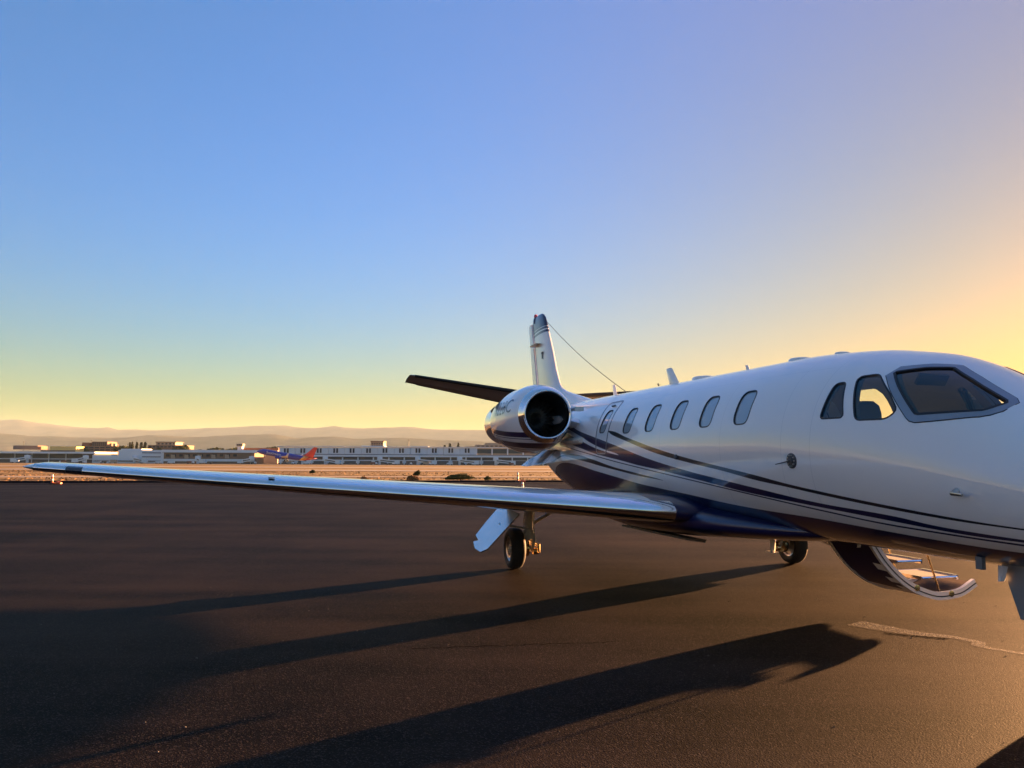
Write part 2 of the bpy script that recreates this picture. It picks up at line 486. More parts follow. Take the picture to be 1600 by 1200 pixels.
D_LO = [(-2.6, 1.66), (-1.8, 1.75), (-1.537, 1.735), (-0.597, 1.660), (0.171, 1.582), (0.841, 1.522), (1.437, 1.468), (2.186, 1.421), (2.4, 1.40), (8, 1.05)]
E_UP = [(-6, 1.35), (-3.2, 1.42), (-2.401, 1.58), (-1.883, 1.634), (-1.176, 1.612), (-0.261, 1.516), (0.749, 1.415), (1.323, 1.357), (2.109, 1.302), (2.801, 1.258), (3.494, 1.205), (4.102, 1.172), (5.171, 1.138), (5.812, 1.105), (6.245, 1.080), (6.901, 1.05), (7.169, 1.043), (8.5, 1.02)]
def jet_paint():
    m, t, b = principled('jet_livery')
    tc = t.nodes.new('ShaderNodeTexCoord')
    sp = t.nodes.new('ShaderNodeSeparateXYZ')
    t.links.new(tc.outputs['Object'], sp.inputs[0])
    def rng(o, a, c):
        r = t.nodes.new('ShaderNodeMapRange'); r.clamp = True
        r.inputs['From Min'].default_value = a; r.inputs['From Max'].default_value = c
        t.links.new(o, r.inputs['Value']); return r.outputs[0]
    xs, zs = rng(sp.outputs[0], SMIN, SMAX), rng(sp.outputs[2], ZLO, ZHI)
    def op(o, a, c):
        n = t.nodes.new('ShaderNodeMath'); n.operation = o
        for i, q in enumerate((a, c)):
            if isinstance(q, (int, float)): n.inputs[i].default_value = q
            else: t.links.new(q, n.inputs[i])
        return n.outputs[0]
    def between(up, lo):
        return op('MULTIPLY', op('LESS_THAN', zs, up), op('GREATER_THAN', zs, lo))
    def band(U, L): return between(curve_node(t, xs, U), curve_node(t, xs, L))
    def front(s): return op('GREATER_THAN', xs, (s - SMIN) / (SMAX - SMIN))
    a = op('MULTIPLY', band(A_UP, A_LO), front(0.37))
    w = op('MULTIPLY', band(W_UP, W_LO), op('LESS_THAN', xs, (0.88 - SMIN) / (SMAX - SMIN)))
    bb = op('SUBTRACT', band(B_UP, B_LO), w)
    cm = curve_node(t, xs, C_MID)
    c = between(op('ADD', cm, 0.0032), op('SUBTRACT', cm, 0.0032))
    d = op('MULTIPLY', band(D_UP, D_LO), op('LESS_THAN', xs, (2.19 - SMIN) / (SMAX - SMIN)))
    e = op('LESS_THAN', zs, curve_node(t, xs, E_UP))
    navy = op('MAXIMUM', op('MAXIMUM', bb, c), e)
    dark = op('MAXIMUM', a, d)
    nz = t.nodes.new('ShaderNodeTexNoise'); nz.inputs['Scale'].default_value = 1.4; nz.inputs['Detail'].default_value = 5
    t.links.new(tc.outputs['Object'], nz.inputs['Vector'])
    wv = t.nodes.new('ShaderNodeMapRange'); wv.inputs['To Min'].default_value = 0.96; wv.inputs['To Max'].default_value = 1.04
    t.links.new(nz.outputs[0], wv.inputs['Value'])
    ws = t.nodes.new('ShaderNodeVectorMath'); ws.operation = 'SCALE'; ws.inputs[0].default_value = WHITE
    t.links.new(wv.outputs[0], ws.inputs['Scale'])
    m1 = t.nodes.new('ShaderNodeMix'); m1.data_type = 'RGBA'; m1.inputs['B'].default_value = (*NAVY, 1)
    t.links.new(navy, m1.inputs['Factor']); t.links.new(ws.outputs[0], m1.inputs['A'])
    m2 = t.nodes.new('ShaderNodeMix'); m2.data_type = 'RGBA'; m2.inputs['B'].default_value = (*DARK, 1)
    t.links.new(dark, m2.inputs['Factor']); t.links.new(m1.outputs['Result'], m2.inputs['A'])
    seam = None
    for sx in (-1.75, 0.66, 2.247, 3.79, 4.93, 5.36):
        q = op('LESS_THAN', op('ABSOLUTE', op('SUBTRACT', sp.outputs[0], sx), 0), 0.0028)
        seam = q if seam is None else op('MAXIMUM', seam, q)
    for zx, s0_, s1_ in ((2.60, -1.7, 5.3),):
        q = op('MULTIPLY', op('LESS_THAN', op('ABSOLUTE', op('SUBTRACT', sp.outputs[2], zx), 0), 0.0018), op('MULTIPLY', op('GREATER_THAN', sp.outputs[0], s0_), op('LESS_THAN', sp.outputs[0], s1_)))
        seam = op('MAXIMUM', seam, q)
    m3 = t.nodes.new('ShaderNodeMix'); m3.data_type = 'RGBA'; m3.blend_type = 'MULTIPLY'; m3.inputs['B'].default_value = (0.80, 0.81, 0.83, 1)
    t.links.new(seam, m3.inputs['Factor']); t.links.new(m2.outputs['Result'], m3.inputs['A'])
    t.links.new(m3.outputs['Result'], b.inputs['Base Color'])
    wvn = t.nodes.new('ShaderNodeTexNoise'); wvn.inputs['Scale'].default_value = 2.2; wvn.inputs['Detail'].default_value = 2
    t.links.new(tc.outputs['Object'], wvn.inputs['Vector'])
    wb = t.nodes.new('ShaderNodeBump'); wb.inputs['Strength'].default_value = 0.12; wb.inputs['Distance'].default_value = 0.02
    t.links.new(wvn.outputs[0], wb.inputs['Height']); t.links.new(wb.outputs[0], b.inputs['Coat Normal'])
    b.inputs['Roughness'].default_value = 0.3
    b.inputs['Coat Weight'].default_value = 1.0
    b.inputs['Coat Roughness'].default_value = 0.025
    return m
M['livery'] = jet_paint()

# ---- outlines of openings, (station, height)
def roundpoly(P, rad, seg=5):
    out = []
    n = len(P)
    for i in range(n):
        a, b, c = Vector(P[i - 1]), Vector(P[i]), Vector(P[(i + 1) % n])
        d1, d2 = (a - b), (c - b)
        q = min(rad, d1.length * 0.45, d2.length * 0.45)
        p1, p2 = b + d1.normalized() * q, b + d2.normalized() * q
        for k in range(seg + 1):
            t = k / seg
            out.append((1 - t) ** 2 * p1 + 2 * t * (1 - t) * b + t * t * p2)
    return out
def resample(P, n=56):
    P = [Vector(p) for p in P]
    L = [0]
    for i in range(len(P)):
        L.append(L[-1] + (P[(i + 1) % len(P)] - P[i]).length)
    out, k = [], 0
    for i in range(n):
        d = L[-1] * i / n
        while L[k + 1] < d: k += 1
        t = (d - L[k]) / max(L[k + 1] - L[k], 1e-9)
        out.append(P[k].lerp(P[(k + 1) % len(P)], t))
    return out
def grow(P, d, metric=True):
    n = len(P)
    area = sum(P[i].x * P[(i + 1) % n].y - P[(i + 1) % n].x * P[i].y for i in range(n))
    sg = 1 if area > 0 else -1
    out = []
    for i in range(n):
        tv = (P[(i + 1) % n] - P[i - 1]).normalized()
        nv_ = Vector((tv.y, -tv.x)) * sg
        k = 1.0
        if metric:      # d is a distance along the skin
            e = 0.003 if d > 0 else -0.003
            a_, b_ = Vector(surf(P[i].x, P[i].y)), Vector(surf(P[i].x + nv_.x * e, P[i].y + nv_.y * e))
            k = min(1.0, abs(e) / max((a_ - b_).length, 1e-6))
        out.append(P[i] + nv_ * d * k)
    return out
def superell(cx, cz, a, b, n=3.2, tilt=0.0, N=56):
    out = []
    for i in range(N):
        t = 2 * math.pi * i / N
        x = a * math.copysign(abs(math.cos(t)) ** (2 / n), math.cos(t))
        z = b * math.copysign(abs(math.sin(t)) ** (2 / n), math.sin(t))
        out.append(Vector((cx + x + tilt * z, cz + z)))
    return out
def prism(P, r0, r1, side):
    b = MB()
    b.loft([[J(p.x, r, p.y, side) for p in P] for r in (r0, r1)])
    return b
def pane(name, P, side, off, m, parent, rings=6):
    c = sum(P, Vector((0, 0))) / len(P)
    b = MB()
    n = len(P)
    v = [surf(c.x, c.y, side, off)]
    for k in range(1, rings + 1):
        for p in P:
            q = c.lerp(p, k / rings)
            v.append(surf(q.x, q.y, side, off))
    f = [(0, 1 + i, 1 + (i + 1) % n) for i in range(n)]
    for k in range(rings - 1):
        a0, b0 = 1 + k * n, 1 + (k + 1) * n
        f += [(a0 + i, a0 + (i + 1) % n, b0 + (i + 1) % n, b0 + i) for i in range(n)]
    b.add(v, f)
    o = b.build(name, m, parent, True, 60)
    return o
def ring(name, Pi, Po, side, off, m, parent, depth=0.02):
    b = MB()
    n = len(Pi)
    rows = [[surf(p.x, p.y, side, off - depth) for p in Po], [surf(p.x, p.y, side, off) for p in Po], [surf(p.x, p.y, side, off) for p in Pi], [surf(p.x, p.y, side, off - depth) for p in Pi]]
    b.loft(rows, True, False)
    return b.build(name, m, parent, True, 40)

WIN_S = [1.09, 1.862, 2.632, 3.402, 4.172]
cabin = [superell(s, 2.275, 0.142, 0.183, 3.9) for s in WIN_S]
door_win = superell(0.115, 2.305, 0.128, 0.18, 3.9)
door_out = resample(roundpoly([(-0.06, 1.77), (-0.10, 2.0), (-0.17, 2.3), (-0.25, 2.64), (0.34, 2.64), (0.39, 2.3), (0.40, 2.0), (0.38, 1.77)], 0.09), 72)
cock1 = resample(roundpoly([(5.463, 2.09), (5.488, 2.418), (5.60, 2.424), (5.745, 2.088)], 0.04), 56)
cock2 = resample(roundpoly([(5.895, 2.057), (5.70, 2.465), (5.905, 2.472), (6.15, 2.274), (6.29, 2.12), (6.215, 2.055)], 0.05), 56)
ws_glass = resample(roundpoly([(6.036, 2.475), (6.278, 2.492), (6.44, 2.478), (6.649, 2.356), (6.972, 2.148), (6.915, 2.085), (6.466, 2.072)], 0.018), 72)
# both loops start at matching corners
def align(A, B):
    k = min(range(len(B)), key=lambda i: sum((A[j] - B[(i + j) % len(B)]).length for j in range(0, len(A), 4)))
    return [B[(k + j) % len(B)] for j in range(len(B))]
ws_frame = grow(ws_glass, 0.07)
entry = resample(roundpoly([(3.80, 1.0), (3.80, 2.52), (4.42, 2.52), (4.42, 1.0)], 0.12), 56)

def build_fuselage():
    st = sorted(set([round(-7.0 + 0.12 * i, 3) for i in range(0, 90)] + [round(3.8 + 0.045 * i, 3) for i in range(0, 80)] + [7.42 + 0.06 * i for i in range(0, 15)] + [8.3, 8.35, 8.4, 8.44, 8.47, 8.49, 8.5]))
    st = [s for s in st if s <= 8.5]
    b = MB().loft([fring(s) for s in st])
    o = b.build('fuselage', [M['livery'], M['cabinlining']], JET, True, 60)
    cav = MB().loft([fring(s, 64, 0.945, 1.32) for s in np.linspace(3.3, 6.9, 40)])
    cut2 = MB()
    for P in cabin + [door_win]:
        for sd in (1, -1):
            if sd == -1 and P is cabin[-1]: continue
            pr = prism(P, 0.55, 1.3, sd); cut2.add(pr.v, pr.f)
    for P, r0 in ((cock1, 0.35), (cock2, 0.3), (ws_glass, 0.13)):
        for sd in (1, -1):
            pr = prism(P, r0, 1.3, sd); cut2.add(pr.v, pr.f)
    pr = prism(entry, 0.3, 1.3, -1); cut2.add(pr.v, pr.f)
    tmp = []
    for c in (cav, cut2):
        k = c.build('cutter', [M['livery'], M['cabinlining']], JET, False)
        k.data.polygons.foreach_set('material_index', [1] * len(k.data.polygons))
        md = o.modifiers.new('cut', 'BOOLEAN'); md.operation = 'DIFFERENCE'; md.solver = 'EXACT'; md.object = k
        tmp.append(k)
    bpy.context.view_layer.update()
    dg = bpy.context.evaluated_depsgraph_get()
    me = bpy.data.meshes.new_from_object(o.evaluated_get(dg))
    o.modifiers.clear()
    o.data = me
    me.name = 'fuselage'
    for k in tmp: bpy.data.objects.remove(k)
    # exact normals of the smooth skin
    nor = []
    co = [v.co for v in me.vertices]
    cache = {}
    me.polygons.foreach_set('use_smooth', [True] * len(me.polygons))
    for p in me.polygons:
        for vi in p.vertices:
            if p.material_index == 0 and p.center.x > -6.9 and p.center.x < 8.4:
                if vi not in cache:
                    c = co[vi]
                    n = fnorm(c.x, -c.y, c.z)
                    cache[vi] = (n.x, -n.y, n.z)
                nor.append(cache[vi])
            else:
                nor.append(tuple(p.normal))
    me.normals_split_custom_set(nor)
    return o
FUS = build_fuselage()

def window(P, side, name='cabin_window', m='pane', off=-0.012):
    o = pane(name, grow(P, 0.004), side, off, M[m], JET)
    ring('window_seal', grow(P, -0.004), grow(P, 0.011), side, 0.002, M['seal'], o, 0.03)
    return o
for sd in (1, -1):
    for P in cabin:
        if sd == -1 and P is cabin[-1]: continue
        window(P, sd)
    for P in (cock1, cock2):
        window(P, sd, 'cockpit_window', 'glass', -0.008)
    w = pane('windshield', grow(ws_glass, 0.004), sd, -0.006, M['glass'], JET, 8)
    ring('windshield_frame', ws_glass, ws_frame, sd, 0.006, M['frame'], w, 0.02)
    ring('windshield_seal', grow(ws_glass, -0.014), grow(ws_glass, 0.006), sd, 0.009, M['seal'], w, 0.03)
    ring('frame_seal', grow(ws_frame, -0.003), grow(ws_frame, 0.008), sd, 0.003, M['seal'], w, 0.02)
# emergency exit: a raised panel with its own edges
ed = ring('emergency_door', grow(door_out, -0.012), door_out, 1, 0.0025, M['groove'], JET, 0.02)
ring('door_rim', grow(door_out, -0.034), grow(door_out, -0.012), 1, 0.0015, M['frame'], ed, 0.02)
dw = window(door_win, 1)
hd = MB().box(J(0.10, rside(0.10, 2.555) + 0.004, 2.555), (0.14, 0.02, 0.05), Matrix.Rotation(R(40), 3, 'X'))
hd.build('door_handle', M['frame'], ed, False)

# cockpit: seats, glare shield, panel
for sd in (1, -1):
    b = MB()
    b.loft([[J(x, 0.42 + y, z, sd) for x, y, z in [(5.52 + lean + dx * 0.055, dy * w, zz - (0.05 if sd == 1 else 0.17)) for dx, dy in ((-1, -1), (-1.2, -.5), (-1.2, .5), (-1, 1), (1, 1), (1.2, .5), (1.2, -.5), (1, -1))]] for zz, w, lean in ((1.40, .22, .06), (1.7, .24, .03), (1.95, .22, 0.0), (2.04, .12, -.01), (2.06, .10, -.01), (2.10, .135, -.02), (2.2, .14, -.03), (2.27, .12, -.035), (2.31, .06, -.035))])
    b.build('cockpit_seat', M['seat'], JET, True, 50)
gs = MB()
gs.loft([[(6.30, y, 1.98 - abs(y) * 0.06), (6.42, y, 2.03 - abs(y) * 0.08), (6.75, y * 0.9, 2.0 - abs(y) * 0.1), (6.80, y * 0.9, 1.88), (6.34, y, 1.78)] for y in (-0.68, -0.5, -0.25, 0, 0.25, 0.5, 0.68)])
gs.build('glare_shield', mat('grey_vinyl', (0.09, 0.09, 0.095), 0.7), JET, True, 30)
for sd in (1, -1):
    sv_ = MB().box(J(6.22, 0.33, 2.40, sd), (0.03, 0.30, 0.10), Matrix.Rotation(R(35), 3, 'Y'))
    sv_.build('sun_visor', mat('smoked_visor', (0.03, 0.035, 0.03), 0.3), JET, False)

# ---- belly fairing
def sring(s, w, z0, z1, n=3.0, N=48):
    out = []
    for i in range(N):
        a = 2 * math.pi * i / N
        c, q = math.cos(a), math.sin(a)
        out.append((s, w * math.copysign(abs(c) ** (2 / n), c), (z0 + z1) / 2 + (z1 - z0) / 2 * math.copysign(abs(q) ** (2 / n), q)))
    return out
bf_w = pchip([-4.2, -3.2, -2, -0.5, 1, 2.2, 3.2, 4.2, 5.0], [.08, .30, .56, .84, 1.03, 1.04, .92, .66, .3])
bf_b = pchip([-4.2, -3.2, -2, -0.5, 1, 2.2, 3.2, 4.2, 5.0], [1.35, 1.02, .80, .68, .65, .68, .745, .815, .90])
bf_t = pchip([-4.2, -3.2, -2, -0.5, 1, 2.2, 3.2, 4.2, 5.0], [1.55, 1.35, 1.28, 1.22, 1.2, 1.2, 1.14, 1.08, 1.02])
bfm = MB().loft([sring(s, float(bf_w(s)), float(bf_b(s)), float(bf_t(s)), 2.6) for s in np.linspace(-4.2, 5.0, 80)])
belly = bfm.build('belly_fairing', M['navy'], JET, True, 60)

# ---- wings
def naca(t, camber, N=26):
    up, lo = [], []
    for i in range(N + 1):
        x = (1 - math.cos(math.pi * i / N)) / 2
        y = (1 + 0.38 * math.exp(-x / 0.035)) * 5 * t * (0.2969 * math.sqrt(x) - 0.1260 * x - 0.3516 * x * x + 0.2843 * x ** 3 - 0.1036 * x ** 4)
        c = camber * 4 * x * (1 - x) * (1.2 - 0.4 * x)
        up.append((x, c + y)); lo.append((x, c - y))
    return up, lo
def le_s(r): return 3.0 - (r - 1.15) * (1.10 / 7.4)
def le_z(r): return 1.055 + (r - 1.15) * 0.0695 + 0.004 * max(r - 6, 0) ** 1.3
def chord(r): return 3.25 - (r - 1.15) * 0.275
def thick(r): return 0.112 - (r - 1.15) * 0.0026
TWIST = R(1.0)
def wsec(r, side, x0=0.0, x1=1.0, off=0.0, k=1.0, lower_x1=None):
    up, lo = naca(thick(r) * k, 0.012)
    c = chord(r); ls = le_s(r); lz = le_z(r)
    lx = x1 if lower_x1 is None else lower_x1
    P = [p for p in reversed(up) if x0 <= p[0] <= x1 + 1e-6] + [p for p in lo[1:] if x0 <= p[0] <= lx + 1e-6]
    out = []
    for i, (x, y) in enumerate(P):
        a, b = P[max(i - 1, 0)], P[min(i + 1, len(P) - 1)]
        tx, ty = b[0] - a[0], b[1] - a[1]
        L = math.hypot(tx, ty) or 1
        nx, ny = -ty / L * -1, tx / L * -1      # outward
        X, Y = x * c + (-nx * off * -1), y * c + (ny * off)
        X, Y = X * math.cos(TWIST) + Y * math.sin(TWIST), Y * math.cos(TWIST) - X * math.sin(TWIST)
        out.append(J(ls - X, r, lz + Y, side))
    return out
def build_wing(side):
    rs = [0.55, 1.0, 1.15, 1.36, 1.8, 2.5, 3.5, 4.5, 5.5, 6.5, 7.5, 8.2, 8.4]
    rings = [wsec(r, side) for r in rs]
    for q, k in ((8.48, .8), (8.54, .55), (8.575, .2)):
        rings.append(wsec(q, side, k=k))
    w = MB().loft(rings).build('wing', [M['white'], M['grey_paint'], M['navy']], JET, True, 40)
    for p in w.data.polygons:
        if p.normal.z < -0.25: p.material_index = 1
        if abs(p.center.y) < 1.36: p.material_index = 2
    rs2 = [1.13, 1.4, 1.8, 2.5, 3.5, 4.5, 5.5, 6.5, 7.5, 7.95]
    MB().loft([wsec(r, side, 0, 0.075, 0.004, lower_x1=0.05) for r in rs2], False).build('leading_edge', M['chrome'], w, True, 60)
    MB().loft([wsec(r, side, 0, 0.075, 0.004, lower_x1=0.05) for r in (8.13, 8.25, 8.4, 8.47)], False).build('leading_edge', M['chrome'], w, True, 60)
    MB().loft([wsec(r, side, 0, 0.06, 0.002, lower_x1=0.06) for r in (7.955, 8.04, 8.125)], False).build('landing_light', M['lens_dark'], w, True, 60)
    # flap and aileron
    for r0, r1, nm in ((1.3, 5.2, 'flap'), (5.25, 7.7, 'aileron')):
        b = MB()
        rings = []
        for r in np.linspace(r0, r1, 6):
            c = chord(r)
            rings.append([J(le_s(r) - c * x, r, le_z(r) + dz - c * x * math.sin(TWIST) + 0.006, side) for x, dz in ((.74, .0), (.78, .058 * c / 2.6), (.90, .03), (1.012, -.002), (1.012, -.012), (.9, -.012), (.78, -.02))])
        b.loft(rings).build(nm, M['white'], w, True, 30)
    # small boundary-layer strip on the leading edge
    MB().box(J(le_s(5.9) - 0.10, 5.9, le_z(5.9) + 0.085, side), (0.10, 0.07, 0.008)).build('stall_strip', M['chrome'], w, False)
    return w
for sd in (1, -1):
    build_wing(sd)

# ---- tail
def fin_sec(z, s0, s1, half, N=16):
    up, lo = naca(half * 2 / (s0 - s1), 0, N)
    c = s0 - s1
    P = list(reversed(up)) + lo[1:]
    return [(s0 - x * c, y * c, z) for x, y in P]
fin_le = pchip([2.75, 3.0, 3.3, 3.45, 4.2, 5.16], [-2.0, -3.35, -4.70, -4.88, -5.32, -5.93])
fin_te = lambda z: -6.35 - (z - 3.0) * 0.30
FZ = [2.70, 2.8, 2.9, 3.0, 3.1, 3.2, 3.3, 3.38, 3.5, 3.8, 4.2, 4.6, 4.9]
fin = MB().loft([fin_sec(z, float(fin_le(z)), fin_te(z), 0.085 + (0.09 * max(3.4 - z, 0) / 0.6) if z < 3.4 else 0.10 - (z - 3.4) * 0.022) for z in FZ]).build('fin', M['white'], JET, True, 40)
cap = MB().loft([fin_sec(z, float(fin_le(min(z, 5.16))) - d, fin_te(z) + e, h) for z, d, e, h in ((4.903, -.006, -.0, .070), (5.0, -.004, -.0, .068), (5.12, .0, 0, .06), (5.22, .10, .05, .045), (5.26, .22, .15, .02))]).build('fin_cap', M['navy'], fin, True, 40)
for z0, z1 in ((4.74, 4.80), (4.83, 4.885)):
    MB().loft([fin_sec(z, float(fin_le(z)) + 0.004, fin_te(z) - 0.0, (0.10 - (z - 3.4) * 0.022) + 0.003) for z in (z0, z1)]).build('fin_stripe', M['navy'], fin, True, 40)
rud = MB()
for z in (3.05, 3.6, 4.3, 4.9, 5.15):
    pass
rud.loft([[(fin_te(z) - 0.02 - x, y, z) for x, y in ((0, .032), (.12, .026), (.42 - (z - 3.0) * .05, .004), (.42 - (z - 3.0) * .05, -.004), (.12, -.026), (0, -.032))] for z in (3.05, 3.6, 4.3, 4.9, 5.12)])
rud.build('rudder', M['white'], fin, True, 30)
MB().lathe((-6.72, 0, 5.10), (0, 0, 1), [(0, .0), (0, .055), (.12, .05), (.16, .03), (.17, 0)], 14).build('beacon_base', M['navy'], fin)
MB().lathe((-6.72, 0, 5.26), (0, 0, 1), [(0, .045), (.04, .045), (.075, .03), (.085, 0)], 14).build('beacon', M['beacon'], fin)
vt = MB()
vt.loft([[(-6.05, y, 4.50), (-6.45, y * 1.0, 4.52), (-6.75, y * .8, 4.50), (-6.45, y, 4.485)] for y in (-0.20, -0.08, 0.08, 0.20)])
vt.build('static_boom', M['steel'], fin, False)
em = MB().box((-5.85, -0.098, 4.18), (0.05, 0.012, 0.16)).box((-5.85, -0.098, 4.24), (0.13, 0.012, 0.05))
em.build('emblem', M['groove'], fin, False)
def build_stab(side):
    up, lo = naca(0.10, 0, 14)
    P = list(reversed(up)) + lo[1:]
    def sec(r, k=1.0):
        q = r / 3.27
        s0 = -5.25 - 0.62 * q; c = 1.60 - 0.78 * q; z = 3.13 + (0.145 if side == 1 else 0.095) * r
        return [J(s0 - x * c, r, z + y * c * k - (x * c) * 0.07 - max(x - .7, 0) * c * 0.16, side) for x, y in P]
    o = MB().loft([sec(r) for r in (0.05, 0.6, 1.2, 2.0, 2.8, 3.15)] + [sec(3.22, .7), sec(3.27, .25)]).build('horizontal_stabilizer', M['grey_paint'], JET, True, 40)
    def bsec(r):
        q = r / 3.27
        s0 = -5.25 - 0.62 * q; c = 1.60 - 0.78 * q; z = 3.13 + (0.145 if side == 1 else 0.095) * r
        PP = [p for p in P if p[0] < 0.09]
        return [J(s0 + 0.006 - x * c, r, z + y * c * 1.08, side) for x, y in PP]
    MB().loft([bsec(r) for r in (0.35, 1.2, 2.2, 3.15)], False).build('deicing_boot', M['rubber'], o, True, 60)
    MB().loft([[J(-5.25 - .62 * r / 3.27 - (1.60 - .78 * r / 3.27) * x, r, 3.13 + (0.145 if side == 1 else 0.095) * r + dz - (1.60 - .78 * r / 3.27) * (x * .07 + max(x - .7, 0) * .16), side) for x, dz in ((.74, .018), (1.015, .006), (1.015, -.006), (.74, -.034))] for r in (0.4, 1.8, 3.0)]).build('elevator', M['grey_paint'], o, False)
    MB().tube([J(-5.95, 3.0, 3.555, side), J(-6.0, 3.0, 3.60, side)], 0.02, 6).build('static_wick', M['groove'], o)
for sd in (1, -1): build_stab(sd)
# tail junction fairing where stabilizer meets fin
MB().loft([[(s, w * math.cos(a), 3.08 + h * math.sin(a)) for a in [2 * math.pi * i / 20 for i in range(20)]] for s, w, h in ((-4.9, .04, .05), (-5.2, .13, .14), (-5.8, .17, .17), (-6.6, .15, .14), (-7.1, .04, .04))]).build('tail_fairing', M['white'], JET)

# ---- engines
NAC_R, NAC_Z = 1.535, 2.43
def nac_c(s):   # centre of section
    return NAC_R, NAC_Z + (0.035 if s > -1.0 else 0.035 - 0.05 * min((-1.0 - s) / 0.8, 1))
nac_rad = pchip([-3.95, -3.6, -3.1, -2.6, -2.1, -1.6, -1.25, -1.02, -0.92], [.40, .435, .50, .565, .605, .60, .55, .48, .445])
def nring(s, rad, side, n=48):
    c = nac_c(s)
    return [J(s, c[0] + rad * math.cos(a), c[1] + rad * math.sin(a), side) for a in [2 * math.pi * i / n for i in range(n)]]
def nacelle_paint():
    m, t, b = principled('nacelle_livery')
    tc = t.nodes.new('ShaderNodeTexCoord'); sp = t.nodes.new('ShaderNodeSeparateXYZ')
    t.links.new(tc.outputs['Object'], sp.inputs[0])
    def op(o, a, c):
        n = t.nodes.new('ShaderNodeMath'); n.operation = o
        for i, q in enumerate((a, c)):
            if isinstance(q, (int, float)): n.inputs[i].default_value = q
            else: t.links.new(q, n.inputs[i])
        return n.outputs[0]
    # stripes follow z - 0.12*(s) lines, sweeping up to the rear
    q = op('ADD', sp.outputs[2], op('MULTIPLY', op('POWER', op('ABSOLUTE', op('ADD', sp.outputs[0], 0.9), 0), 1.4), -0.055))
    def band(a, c): return op('MULTIPLY', op('GREATER_THAN', q, a), op('LESS_THAN', q, c))
    k = op('ADD', op('ADD', band(2.06, 2.15), band(2.025, 2.038)), op('ADD', band(1.865, 1.965), band(1.83, 1.842)))
    mx = t.nodes.new('ShaderNodeMix'); mx.data_type = 'RGBA'
    mx.inputs['A'].default_value = (*WHITE, 1); mx.inputs['B'].default_value = (*NAVY, 1)
    t.links.new(k, mx.inputs['Factor']); t.links.new(mx.outputs['Result'], b.inputs['Base Color'])
    b.inputs['Roughness'].default_value = 0.3; b.inputs['Coat Weight'].default_value = 1; b.inputs['Coat Roughness'].default_value = 0.03
    return m
M['nacelle'] = nacelle_paint()
